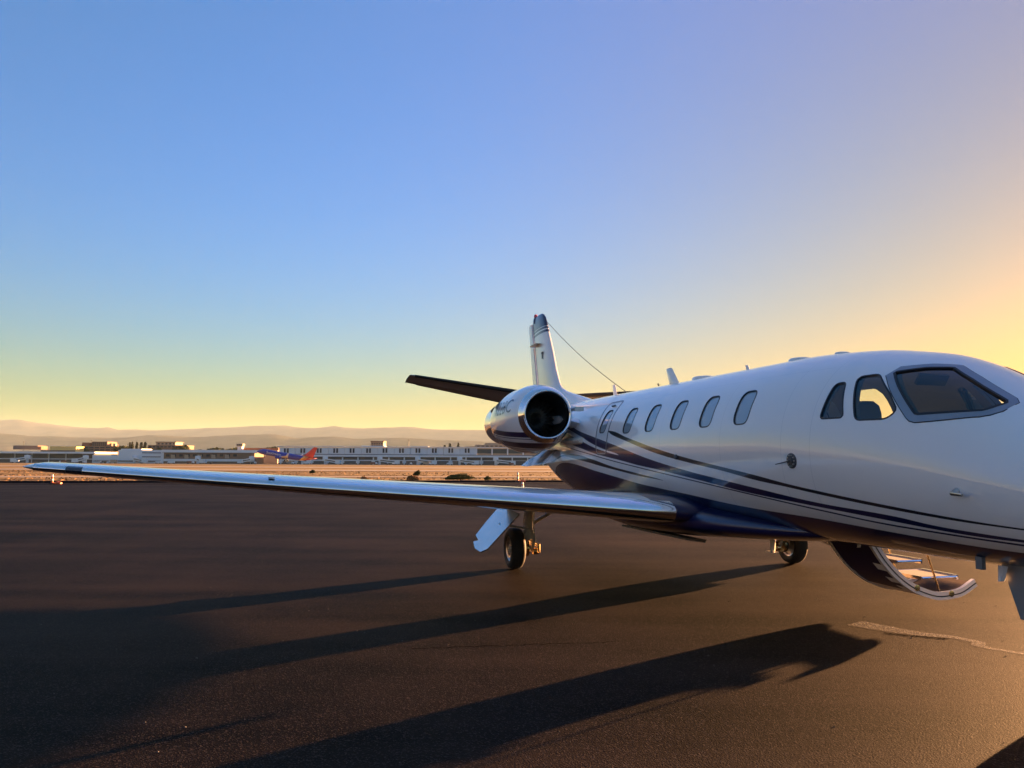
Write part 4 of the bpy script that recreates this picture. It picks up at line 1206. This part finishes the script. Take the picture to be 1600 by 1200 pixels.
# main terminal
MT = building('terminal', 'long pale terminal with paired dark slots in its upper wall', 'terminal', 660)
x0t, x1t = 437, 1010
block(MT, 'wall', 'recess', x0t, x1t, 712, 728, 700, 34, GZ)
block(MT, 'concourse_band', 'pale_wall', x0t - 2, x1t, 711.6, 714.6, 697, 3)
k = 0
xx = 438.0
while xx < 722:
    block(MT, 'upper_panel', 'pale_wall', xx + 0.1, xx + 25.2, 699.4 + (xx - 437) * 0.003, 710.6 + (xx - 437) * 0.003, 699, 6)
    for d in (7.6, 12.2):
        block(MT, 'slot_window', 'dark_window', xx + d, xx + d + 2.6, 700.6, 707.6, 698.6, 0.45)
    xx += 25.6
while xx < 1000:
    block(MT, 'glass_panel', 'glass_far', xx + 1.3, xx + 23, 701.8, 708.6, 699.4, 0.6)
    block(MT, 'mullion', 'pale_wall', xx - 0.8, xx + 1.2, 700.5, 711, 698.8, 1)
    xx += 24.2
block(MT, 'roof', 'pale_roof', x0t - 3, x1t, 698.4, 699.6, 698, 36)
block(MT, 'shadow_gap', 'dark_window', x0t, x1t, 710.6, 711.5, 698.2, 0.5)
block(MT, 'ground_storey', 'pale_wall', x0t, x1t, 719.3, 724.6, 698.6, 1.0)
for i in range(24):
    block(MT, 'column', 'pale_wall', 440 + i * 24, 442 + i * 24, 714.6, 727, 698.2, 1, GZ)
for i in range(23):
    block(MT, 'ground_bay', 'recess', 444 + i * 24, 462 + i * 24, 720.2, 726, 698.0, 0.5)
for i, (a, c, y) in enumerate(((495, 540, 697.2), (566, 602, 696.6), (640, 670, 697.6))):
    block(MT, 'roof_plant', 'pale_wall', a, c, y, 698.5, 708, 10)
X = building('hotel_block', 'square grey hotel block standing up behind the terminal', 'building', 590, 900)
block(X, 'wall', 'tan_wall', 580.5, 600, 691, 705, 900, 20, fall(900)); block(X, 'parapet', 'brown_wall', 580, 600.5, 689, 691.1, 899.5, 21)
for r_ in range(2):
    for k in range(5): block(X, 'window', 'dark_window', 582 + k * 3.6, 584.2 + k * 3.6, 692.6 + r_ * 3, 694.2 + r_ * 3, 899.4, 0.5)
X = building('stepped_block', 'stepped tan building behind the terminal below the engine', 'building', 770, 850)
for a, c, y in ((727, 760, 697.5), (743, 830, 695.2), (758, 850, 692.3)):
    block(X, 'tier', 'tan_wall', a, c, y, 712, 850 + (a - 727) * 0.4, 18, fall(850))
for k in range(11):
    block(X, 'window', 'dark_window', 746 + k * 7, 750 + k * 7, 696.4, 697.8, 849.5 + 6, 0.5)
# mast and light poles
for i, (px, py, D, lab) in enumerate(((639, 687.5, 760, 'thin tall mast rising above the terminal roof'), (143, 688.5, 820, 'thin pole above the brown parking block'), (37, 690.5, 760, 'thin floodlight pole behind the left concourse'), (200, 694, 820, 'thin pole between parking block and cypress trees'))):
    p = at(px, py, D)
    o = MB().tube([(p.x, D, fall(D)), (p.x, D, p.z)], [0.28, 0.12], 8).box((p.x, D, p.z), (1.6, 0.5, 0.35)).build('light_pole', M['groove'], None)
    tag(o, lab, 'pole')

# jet bridges
def jet_bridge(x, lab, flip=1, L=26, D=676):
    b = building('jet_bridge', lab, 'jet bridge', x, D, 'jet bridges along the terminal')
    gx, gz = 0, 0
    def put(mb, nm, m, sm=False):
        o = mb.build(nm, M[m], b, sm); return o
    W = L / LENS_PX * D
    put(MB().lathe((0, 10, 0), (0, 0, 1), [(0, 0), (0, 1.1), (3.6, 1.1), (3.6, 2.4), (6.6, 2.4), (7.0, 0)], 14), 'rotunda', 'pale_wall', True)
    z0, z1 = 5.2, 3.6
    v = MB().loft([[(flip * t * W, 10 - 7 * t, z0 + (z1 - z0) * t + dz) if True else None for dz in (0, )] + [(flip * t * W, 10 - 7 * t - 2.4, z0 + (z1 - z0) * t), (flip * t * W, 10 - 7 * t - 2.4, z0 + (z1 - z0) * t - 2.6), (flip * t * W, 10 - 7 * t, z0 + (z1 - z0) * t - 2.6)] for t in (0, 0.5, 1)])
    put(v, 'tunnel', 'pale_roof')
    v = MB().loft([[(flip * (t * W), 9.7 - 7 * t - 2.45, z0 + (z1 - z0) * t - a) for a in (0.9, 1.7)] + [(flip * (t * W), 9.9 - 7 * t - 2.6, z0 + (z1 - z0) * t - a) for a in (1.7, 0.9)] for t in (0.06, 0.94)])
    put(v, 'tunnel_windows', 'recess')
    put(MB().box((flip * W * 1.06, 1.6, z1 - 1.2), (4.2, 3.4, 3.4)), 'cab', 'pale_wall')
    put(MB().box((flip * W * 0.8, 3.4, (z1 - 2.6) / 2 + 0.3), (0.5, 0.5, z1 - 2.0)).box((flip * W * 0.8, 3.4, 0.4), (2.4, 0.9, 0.8)), 'drive_column', 'recess')
    put(MB().box((flip * W * 1.06, 1.6, 0.9), (0.4, 0.4, 1.8)), 'service_stair', 'steel')
    return b
for x, lab, fl, L in ((506, 'jet bridge just right of the airliner tail', 1, 22), (592, 'jet bridge sloping under the square hotel block', 1, 28), (652, 'jet bridge right of the thin roof mast', 1, 26), (718, 'jet bridge left of the engine below the glass panels', 1, 26), (775, 'jet bridge nearest the engine nacelle', 1, 26), (470, 'jet bridge hidden partly behind the airliner tail', 1, 14), (390, 'jet bridge beside the airliner nose', -1, 12), (305, 'short jet bridge in front of the brown shed', 1, 12), (36, 'jet bridge in front of the left glazed concourse', -1, 11), (128, 'short jet bridge at the foot of the parking block', -1, 8), (205, 'low jet bridge at the pale hangar', 1, 22)):
    jet_bridge(x, lab, fl, L)

# ground vehicles at the foot of the buildings
def make_truck(m1, L, h):
    b = empty('service_vehicle')
    MB().box((0.3, 0, 0.6 + h / 2), (L, 2.2, h)).build('body', m1, b, False)
    MB().loft([[(x, y, z) for x, z in ((-L / 2 - 1.4, .6), (-L / 2 - 1.4, 1.3), (-L / 2 - 0.9, 2.1), (-L / 2 + .2, 2.1), (-L / 2 + .2, .6))] for y in (-1, 1)]).build('cab', M['pale_roof'], b, False)
    for x in (-L / 2 - .5, L / 2 - .5):
        for y in (-1, 1):
            MB().lathe((x, y, .45), (0, 1, 0), [(-.15, 0), (-.15, .45), (.15, .45), (.15, 0)], 12).build('wheel', M['rubber'], b)
    return b
kinds = [(M['pale_roof'], 3.6, 1.6, 'white'), (M['tan_wall'], 4.8, 2.0, 'tan'), (M['recess'], 3.0, 1.2, 'grey'), (M['rust_wall'], 4.0, 1.5, 'rust-brown')]
where = ['before the left glazed concourse', 'at the end of the left concourse', 'at the foot of the parking block', 'before the pale hangar', 'by the pale hangar skirt', 'at the left end of the brown shed', 'in the middle of the brown shed front', 'by the shed bay doors', 'at the right end of the brown shed', 'below the airliner nose', 'below the airliner belly', 'under the airliner tail', 'left of the hotel block on the ramp', 'below the hotel block on the ramp', 'right of the hotel block on the ramp', 'under the thin roof mast', 'under the middle jet bridges', 'near the bridges left of the engine', 'under the stepped tan building', 'below the engine nacelle']
for i, px in enumerate((30, 103, 132, 166, 181, 252, 272, 300, 330, 398, 455, 482, 530, 585, 612, 640, 668, 705, 742, 800)):
    mm, L, h, cn = kinds[(i * 7 + i // 3) % 4]
    o = make_truck(mm, L + random.uniform(-.5, .8), h + random.uniform(-.2, .5))
    D = 655 + random.uniform(-6, 6)
    o.location = (wx(px, D), D, fall(D) + 0.02)
    o.rotation_euler = (0, 0, random.choice((0, math.pi)) + random.uniform(-.2, .2))
    tag(o, cn + ' service vehicle parked ' + where[i], 'truck', 'ramp vehicles')

# trees
def leaf_mat(name, c0, c1):
    m, t, b = principled(name)
    oi = t.nodes.new('ShaderNodeTexNoise'); oi.inputs['Scale'].default_value = 0.8
    tc = t.nodes.new('ShaderNodeTexCoord'); t.links.new(tc.outputs['Object'], oi.inputs['Vector'])
    mx = t.nodes.new('ShaderNodeMix'); mx.data_type = 'RGBA'; mx.inputs['A'].default_value = (*c0, 1); mx.inputs['B'].default_value = (*c1, 1)
    t.links.new(oi.outputs[0], mx.inputs['Factor']); t.links.new(mx.outputs['Result'], b.inputs['Base Color'])
    b.inputs['Roughness'].default_value = .8; b.inputs['Specular IOR Level'].default_value = .2
    return m
M['leaf'] = leaf_mat('tree_leaves', (0.030, 0.045, 0.018), (0.09, 0.10, 0.035))
M['leaf2'] = leaf_mat('cypress_leaves', (0.022, 0.035, 0.016), (0.06, 0.065, 0.03))
M['bush'] = leaf_mat('bush_leaves', (0.035, 0.055, 0.018), (0.13, 0.14, 0.04))
M['dry'] = leaf_mat('dry_stalks', (0.22, 0.12, 0.045), (0.42, 0.26, 0.11))
M['bark'] = mat('bark', (0.09, 0.06, 0.04), 0.9)
def foliage(n, shape, size, seed, up=0.0):
    rnd = random.Random(seed)
    b = MB()
    for _ in range(n):
        p, k = shape(rnd)
        d = Vector((rnd.gauss(0, 1), rnd.gauss(0, 1), rnd.gauss(0, 1) + up)).normalized()
        a = d.orthogonal().normalized(); c = d.cross(a)
        s = size * k * rnd.uniform(.6, 1.4)
        b.add([p + a * s, p + c * s * .6, p - a * s, p - c * s * .6 + d * s * .4], [(0, 1, 2, 3)])
    return b
def cyp(h, w):
    def f(r):
        t = r.random() ** .8
        rad = w * (1 - t) ** .6 * (0.35 + .65 * min(1, t * 6)) * math.sqrt(r.random()) * r.uniform(.8, 1.15)
        a = r.uniform(0, 6.283)
        return Vector((rad * math.cos(a), rad * math.sin(a), .8 + t * h)), 1
    return f
def crown(h, w, clumps):
    def f(r):
        c = clumps[int(r.random() * len(clumps))]
        v = Vector((r.gauss(0, 1), r.gauss(0, 1), r.gauss(0, 1))).normalized() * (r.random() ** .4)
        return Vector((c[0] * w + v.x * w * .42, c[1] * w + v.y * w * .42, h * .62 + c[2] * h * .3 + v.z * h * .2)), 1
    return f
protos = {}
def tree(kind, loc, h, label, group):
    key = kind
    if key not in protos:
        vs = []
        for sd in range(3):
            if kind == 'cypress':
                cm = foliage(420, cyp(10, 1.5), .55, sd + 11, 1.0)
            else:
                rr = random.Random(sd + 40)
                cl = [(rr.uniform(-.75, .75), rr.uniform(-.75, .75), rr.uniform(-.7, 1)) for _ in range(9)]
                cm = foliage(520, crown(10, 4.2, cl), .75, sd + 21, .4)
            c = cm.build('crown', M['leaf2' if kind == 'cypress' else 'leaf'], None, False, recalc=False)
            t = MB().tube([(0, 0, 0), (.1, 0, 2.5), (-.05, .1, 6.5)], [.32, .24, .1], 7)
            for a in range(4): t.tube([(0, 0, 3 + a * .6), (math.cos(a * 1.7) * 1.6, math.sin(a * 1.7) * 1.6, 5 + a * .5)], [.12, .05], 5)
            t = t.build('trunk', M['bark'], None)
            vs.append((c, t))
        protos[key] = [vs, 0]
    vs, n = protos[key]
    c, t = vs[n % 3]
    first = n < 3
    protos[key][1] = n + 1
    e = empty('cypress_tree' if kind == 'cypress' else 'broadleaf_tree', loc, random.uniform(0, 6))
    e.scale = (h / 10.5,) * 3
    tag(e, label, 'tree', group)
    for q in (c, t):
        o = q if first else q.copy()
        if not first: COL.objects.link(o)
        o.parent = e
    return e
cy = [(203, 692.5, 'tall dark cypress nearest the parking block'), (207, 691.8, 'second cypress of the four beside the parking block'), (214, 692, 'lone dark cypress in the middle of the group'), (221, 692.6, 'slim cypress right of the lone dark one'), (227, 692, 'rightmost cypress beside the brown office block'), (695, 696.5, 'small cypress left of the pair above the terminal roof'), (703, 694.5, 'slender middle cypress above the terminal roof'), (716, 693.5, 'tallest cypress above the terminal roof near the engine')]
for px, py, lab in cy:
    D = 830 + random.uniform(-15, 15)
    p = at(px, py, D)
    tree('cypress', (p.x, D, fall(D)), p.z - fall(D), lab, 'cypress trees behind the buildings')
rd = [(128, 698), (172, 694), (177, 698), (188, 697), (194, 698), (240, 698), (283, 696), (288, 698), (306, 701), (332, 700.5), (345, 699), (352, 699), (364, 700), (369, 700.5), (411, 699), (425, 698.5)]
tw = ['before the left corner of the parking block', 'by the top storey of the parking block', 'beside the lift box of the parking block', 'at the right end of the parking block', 'next to the leftmost cypress', 'in front of the left end of the office block', 'by the right end of the office block', 'just past the office block corner', 'low over the left part of the shed roof', 'over the middle of the shed roof', 'left one of a pair above the shed roof', 'right one of a pair above the shed roof', 'just left of the control cabin', 'touching the left side of the control cabin', 'behind the airliner nose', 'behind the front of the airliner']
for (px, py), w_ in zip(rd, tw):
    D = 790 + random.uniform(-6, 40)
    p = at(px, py, D)
    tree('broad', (p.x, D, fall(D)), p.z - fall(D), 'round dark tree ' + w_, 'dark trees behind the buildings')

# ------------------------------------------------------------------ the airliner lifting off
AD = 505.0
AL = empty('jet_airliner', at(447, 712.0, AD))
tag(AL, 'blue airliner with red and orange tail lifting off over the runway', 'airplane')
AL.rotation_euler = (0, R(9.5), R(183))   # nose to the left, pitched up
AL.rotation_mode = 'XYZ'
AL.rotation_euler = (0, R(-9.5), R(180))
def airliner_mat():
    m, t, b = principled('airliner_livery')
    tc = t.nodes.new('ShaderNodeTexCoord'); sp = t.nodes.new('ShaderNodeSeparateXYZ'); t.links.new(tc.outputs['Object'], sp.inputs[0])
    ad = t.nodes.new('ShaderNodeMath'); ad.operation = 'MULTIPLY_ADD'; ad.inputs[1].default_value = 0.75; t.links.new(sp.outputs[2], ad.inputs[0]); t.links.new(sp.outputs[0], ad.inputs[2])
    mr = t.nodes.new('ShaderNodeMapRange'); mr.inputs['From Min'].default_value = -20; mr.inputs['From Max'].default_value = 20
    t.links.new(ad.outputs[0], mr.inputs['Value'])
    r = t.nodes.new('ShaderNodeValToRGB'); r.color_ramp.interpolation = 'CONSTANT'
    E_ = r.color_ramp.elements
    E_[0].position = 0; E_[0].color = (0.60, 0.035, 0.02, 1)
    E_[1].position = 0.155; E_[1].color = (0.75, 0.22, 0.03, 1)
    for p, c in ((0.20, (0.80, 0.45, 0.10, 1)), (0.235, (0.015, 0.03, 0.32, 1))):
        e = E_.new(p); e.color = c
    t.links.new(mr.outputs[0], r.inputs[0]); t.links.new(r.outputs[0], b.inputs['Base Color'])
    b.inputs['Roughness'].default_value = .35; b.inputs['Coat Weight'].default_value = .5
    return m
M['airliner'] = airliner_mat()
M['air_blue'] = mat('airliner_blue', (0.015, 0.03, 0.32), .4, 0, .5)
M['air_red'] = mat('airliner_red', (0.60, 0.035, 0.02), .4, 0, .5)
M['air_orange'] = mat('airliner_orange', (0.80, 0.36, 0.06), .4, 0, .5)
def circ(x, r, z, n=20, sy=1): return [(x, r * sy * math.cos(a), z + r * math.sin(a)) for a in [2 * math.pi * i / n for i in range(n)]]
MB().loft([circ(x, r, z) for x, r, z in ((19.2, .1, -.5), (18.6, .75, -.42), (17.4, 1.35, -.2), (15.5, 1.8, 0), (13, 1.9, 0), (-7, 1.9, 0), (-11, 1.6, .25), (-15, 1.0, .7), (-18, .45, 1.05), (-19, .15, 1.15))]).build('fuselage', M['airliner'], AL)
for sd in (1, -1):
    MB().loft([[(x, sd * y, z + dz) for x, dz in ((x0, 0), (x0 - c * .3, t), (x0 - c, 0), (x0 - c * .3, -t))] for x0, y, z, c, t in ((5, 1.2, -1.1, 6.5, .45), (0.5, 6.5, -.6, 3.8, .25), (-4.6, 16.5, .6, 1.5, .1), (-5.6, 17.2, 2.4, .8, .05))]).build('wing', M['pale_wall'], AL, False)
    MB().lathe((5.2, sd * 5.0, -1.75), (-1, 0, 0), [(0, .85), (.4, 1.02), (1.6, 1.05), (3.2, .8), (4.2, .5), (4.2, 0)], 18).build('engine', M['air_blue'], AL)
    MB().loft([[(x, sd * y, z + dz) for x, dz in ((x0, 0), (x0 - c * .3, t), (x0 - c, 0), (x0 - c * .3, -t))] for x0, y, z, c, t in ((-14.6, .6, .8, 3.6, .2), (-17.6, 6.8, 1.5, 1.4, .08))]).build('horizontal_stabilizer', M['air_orange'], AL, False)
    g = MB().tube([(-.6, sd * 2.8, -1.2), (-.6, sd * 2.8, -3.0)], .16, 8)
    g = g.build('main_gear', M['steel'], AL)
    for dx in (-.35, .35): MB().lathe((-.6, sd * 2.8 + dx, -3.1), (0, 1, 0), [(-.18, 0), (-.18, .55), (.18, .55), (.18, 0)], 14).build('wheel', M['rubber'], g)
g = MB().tube([(13.6, 0, -1.5), (13.6, 0, -3.0)], .12, 8).build('nose_gear', M['steel'], AL)
MB().lathe((13.6, 0, -3.1), (0, 1, 0), [(-.3, 0), (-.3, .4), (.3, .4), (.3, 0)], 14).build('wheel', M['rubber'], g)
MB().loft([[(x, y, z) for x, y in ((x0, 0), (x0 - c * .3, t), (x0 - c, 0), (x0 - c * .3, -t))] for x0, z, c, t in ((-8.6, 1.4, 9.0, .1), (-11.9, 2.6, 6.0, .22), (-17.0, 8.6, 2.3, .12))]).build('tail_fin', M['air_red'], AL, False)
for i in range(26):   # cabin windows, both sides
    pass
wnm = None
for i in range(22):
    for sd in (1, -1):
        o = MB().box((12.2 - i * .95, sd * 1.86, .42), (.30, .10, .42)) if wnm is None else None
        if o is not None:
            ob = o.build('window', M['dark_window'], AL, False); wnm = ob
        else:
            ob = wnm.copy(); COL.objects.link(ob); ob.location = (-i * .95, (sd - 1) * 1.86, 0)
cu = bpy.data.curves.new('lettering', 'FONT'); cu.body = 'Southwest'; cu.size = 2.3; cu.extrude = .02
to = bpy.data.objects.new('tmp', cu); COL.objects.link(to); bpy.context.view_layer.update()
me = bpy.data.meshes.new_from_object(to.evaluated_get(bpy.context.evaluated_depsgraph_get())); bpy.data.objects.remove(to)
wt = max(v.co.x for v in me.vertices)
for sd in (1, -1):
    m2 = me.copy()
    for v in m2.vertices:
        x, y, z = v.co
        k = y - .62
        yy = math.sqrt(max(1.9 ** 2 - k * k, .1)) + .04 + z
        v.co = (12.6 - x if sd == 1 else 12.6 - wt + x, sd * yy, k)
    m2.materials.clear(); m2.materials.append(M['pale_roof'])
    o = bpy.data.objects.new('lettering', m2); COL.objects.link(o); o.parent = AL

# ------------------------------------------------------------------ things along the apron edge
def delineator(px, D, h, lab, bag=True):
    x = (px - 800) / LENS_PX * D
    e = empty('delineator_post', (x, D, 0.01))
    tag(e, lab, 'traffic post', 'orange and white posts by the apron edge')
    w = M['post_white']; o_ = M['post_orange']
    MB().lathe((0, 0, 0), (0, 0, 1), [(0, 0), (0, .20), (.03, .20), (.06, .12), (.06, 0)], 20).build('base', M['rubber'], e)
    for a, b_, m in ((.05, .35, o_), (.35, .55, w), (.55, .75, o_), (.75, .97, w)):
        MB().lathe((0, 0, 0), (0, 0, 1), [(h * a, .0), (h * a, .075 - .02 * a), (h * b_, .075 - .02 * b_), (h * b_, 0)], 16).build('band', m, e)
    MB().lathe((0, 0, h * .97), (0, 0, 1), [(0, .06), (h * .03, .045), (h * .03, 0)], 16).build('cap', w, e)
    if bag:
        s = MB().loft([[(0.12 + x_, y * (1 - abs(x_ - .22) * 1.6), z * (1 - abs(x_ - .22) * 1.5)) for y, z in ((-.16, .0), (-.18, .07), (-.08, .15), (.08, .15), (.18, .07), (.16, 0))] for x_ in (0, .1, .22, .34, .45)])
        s.build('sandbag', o_, e)
    return e
M['post_white'] = mat('post_white', (0.80, 0.78, 0.74), .45)
M['post_orange'] = mat('post_orange', (0.75, 0.13, 0.03), .5)
delineator(88, 48.0, .58, 'orange and white post at the apron edge under the wing tip')
delineator(810, 57.0, .70, 'orange and white post at the apron edge behind the landing gear')
delineator(817, 42.5, .42, 'short orange and white post on the apron just above the wing')

def bush(name, px, D, w, h, lab, m, n, seed, size, cat='bush'):
    x = (px - 800) / LENS_PX * D
    e = empty(name, (x, D, fall(D) - 0.02)); tag(e, lab, cat)
    rr = random.Random(seed)
    cl = [(rr.uniform(-.8, .8), rr.uniform(-.8, .8), rr.uniform(.3, 1)) for _ in range(9)]
    def f(r):
        c = cl[int(r.random() * 9)]
        v = Vector((r.gauss(0, 1), r.gauss(0, 1), abs(r.gauss(0, 1)))).normalized() * r.random() ** .4
        k = 1 - .55 * abs(c[0])
        return Vector((c[0] * w * .62 + v.x * w * .4, c[1] * w * .3 + v.y * w * .3, c[2] * h * .45 * k + v.z * h * .5 * k)), 1
    foliage(n, f, size, seed, .8).build('leaves', M[m], e, False, recalc=False)
    t = MB()
    for k in range(6):
        a = rr.uniform(0, 6.28)
        t.tube([(0, 0, 0), (math.cos(a) * w * .2, math.sin(a) * w * .2, h * .3), (math.cos(a) * w * .45, math.sin(a) * w * .3, h * .6)], [.03, .02, .01], 5)
    t.build('stems', M['bark'], e)
bush('shrub', 722, 60.5, 1.55, .72, 'wide low green shrub growing at the apron edge left of the post', 'bush', 2600, 3, .06)
bush('shrub', 763, 61, .40, .50, 'small round dark shrub right of the wide green one', 'bush', 500, 5, .05)
bush('shrub', 655, 82, .65, .70, 'dark round shrub above the dry tumbleweed', 'leaf', 900, 7, .07)
bush('shrub', 491, 96, .55, .60, 'small dark shrub left, above the middle of the wing', 'leaf', 700, 9, .07)
bush('tumbleweed', 647, 58.8, .62, .62, 'dry orange tumbleweed caught on the apron edge', 'dry', 1500, 13, .05, 'weed')
bush('tumbleweed', 571, 60, .42, .42, 'small dry orange weed clump at the apron edge', 'dry', 700, 15, .05, 'weed')
# dry grass, one mass
rr = random.Random(99)
gm = MB()
for _ in range(9000):
    t = rr.random() ** 1.6
    y0 = 58 + t * 90
    x = rr.uniform(-.75, .25) * y0
    y = y0 + .23 * x * (1 - t)
    if y < EDGE(x) + .5: continue
    if 73 + .23 * x < y < 81 + .23 * x: continue
    dens = fbm(x * .25, 2) + fbm(y * .3 + x * .05, 6)
    if dens < -.25 and rr.random() < .8: continue
    z = fall(y) - .03
    h = rr.uniform(.02, .08) * (1 + .35 * dens)
    a = rr.uniform(0, 3.14); w = rr.uniform(.05, .14)
    dx, dy = math.cos(a) * w, math.sin(a) * w
    lx, ly = rr.uniform(-.08, .08), rr.uniform(-.08, .08)
    gm.add([(x - dx, y - dy, z), (x + dx, y + dy, z), (x + lx + dx * .3, y + ly, z + h), (x + lx - dx * .5, y + ly, z + h * .8)], [(0, 1, 2, 3)])
tag(gm.build('dry_grass', M['dry'], None, False, recalc=False), 'dry golden grass covering the field beyond the apron', 'grass', kind='stuff')

# worn paint line and cracks on the apron
def ribbon(name, pts, wid, m, z=0.004):
    P = [Vector((a, b)) for a, b in pts]
    b = MB(); v = []
    for i, p in enumerate(P):
        d = (P[min(i + 1, len(P) - 1)] - P[max(i - 1, 0)]).normalized(); n = Vector((-d.y, d.x))
        w = wid[i] if hasattr(wid, '__len__') else wid
        v += [(p.x + n.x * w, p.y + n.y * w, z), (p.x - n.x * w, p.y - n.y * w, z)]
    b.add(v, [(2 * i, 2 * i + 1, 2 * i + 3, 2 * i + 2) for i in range(len(P) - 1)])
    return b.build(name, m, None, False, recalc=False)
def gp(px, py):
    p0 = _f + _r * ((px - 800) / LENS_PX) + _u * ((600 - py) / LENS_PX)
    k = -EYE / p0.z
    return (p0.x * k, p0.y * k)
def worn_mat(name, col, thr, sc, rough=.7):
    m = mat(name, col, rough)
    t = m.node_tree
    b = t.nodes['Principled BSDF']
    tc = t.nodes.new('ShaderNodeTexCoord'); n = t.nodes.new('ShaderNodeTexNoise'); n.inputs['Scale'].default_value = sc; n.inputs['Detail'].default_value = 8; n.inputs['Roughness'].default_value = .7
    t.links.new(tc.outputs['Object'], n.inputs['Vector'])
    g = t.nodes.new('ShaderNodeMapRange'); g.inputs['From Min'].default_value = thr; g.inputs['From Max'].default_value = thr + .34
    t.links.new(n.outputs[0], g.inputs['Value']); t.links.new(g.outputs[0], b.inputs['Alpha'])
    return m
PL = [(1335, 974), (1375, 981), (1410, 987), (1450, 992), (1490, 996), (1515, 1001), (1530, 1004), (1528, 1009), (1545, 1013), (1575, 1018), (1605, 1023), (1680, 1037), (1800, 1060)]
tag(ribbon('worn_paint_line', [gp(*p) for p in PL], [.16, .15, .12, .09, .06, .05, .06, .06, .038, .034, .034, .03, .03], worn_mat('worn_paint', (0.36, 0.33, 0.27), .43, 60)), kind='structure')
def jitter(a, b, n, amp, seed):
    r = random.Random(seed); out = []
    for i in range(n + 1):
        t = i / n
        out.append((a[0] + (b[0] - a[0]) * t + r.uniform(-amp, amp), a[1] + (b[1] - a[1]) * t + r.uniform(-amp, amp)))
    return out
crm = mat('crack_filler', (0.003, 0.003, 0.003), .9, spec=0.0)
for i, (a, c, w_) in enumerate((((640, 1014), (965, 1003), .006), ((1385, 990), (1480, 999), .012))):
    tag(ribbon('pavement_crack', jitter(gp(*a), gp(*c), 40, .025, i), w_, crm, .003 + i * .0004), kind='structure')
# pebbles and paint flecks scattered on the apron
rr = random.Random(5)
pb = MB()
for _ in range(260):
    x, y = rr.uniform(-9, 9), rr.uniform(3.0, 18)
    s = rr.uniform(.003, .009)
    pb.add([(x - s, y - s * .6, 0), (x + s, y - s * .7, 0), (x + s * .8, y + s, 0), (x - s * .7, y + s * .8, 0), (x + rr.uniform(-.3, .3) * s, y, s * .9)], [(0, 1, 4), (1, 2, 4), (2, 3, 4), (3, 0, 4)])
tag(pb.build('gravel', mat('pebble', (0.10, 0.09, 0.08), .8), None, False), 'loose pebbles scattered over the apron', 'gravel', kind='stuff')

# a bird far up
bd = at(1070, 388, 150)
bo = MB().loft([[(x, r * math.cos(a), r * math.sin(a)) for a in [k * 1.047 for k in range(6)]] for x, r in ((-.16, .01), (-.08, .04), (.05, .045), (.12, .02), (.16, .005))])
bo.add([(.05, 0, .02), (-.05, 0, .02), (-.06, .24, .05), (.0, .25, .06)], [(0, 1, 2, 3)]).add([(.05, 0, .02), (-.05, 0, .02), (-.06, -.24, .05), (.0, -.25, .06)], [(0, 1, 2, 3)])
bo = bo.build('bird', M['groove'], None, False)
bo.location = bd; bo.rotation_euler = (0, 0, R(70))
tag(bo, 'tiny dark bird high in the sky above the fuselage', 'bird')

# haze
hz = MB().span(-29000, 29000, -2500, 19500, -40, 760).build('haze', bpy.data.materials.new('haze_air'), None, False)
hm = hz.data.materials[0]; hm.use_nodes = True; hm.node_tree.nodes.clear()
ho = hm.node_tree.nodes.new('ShaderNodeOutputMaterial'); hv = hm.node_tree.nodes.new('ShaderNodeVolumePrincipled')
hv.inputs['Color'].default_value = (0.66, 0.88, 1.0, 1)
hv.inputs['Density'].default_value = 2.3e-5
hv.inputs['Anisotropy'].default_value = 0.0
hm.node_tree.links.new(hv.outputs[0], ho.inputs['Volume'])
tag(hz, 'thin warm haze hanging over the field and hills', 'haze', kind='stuff')
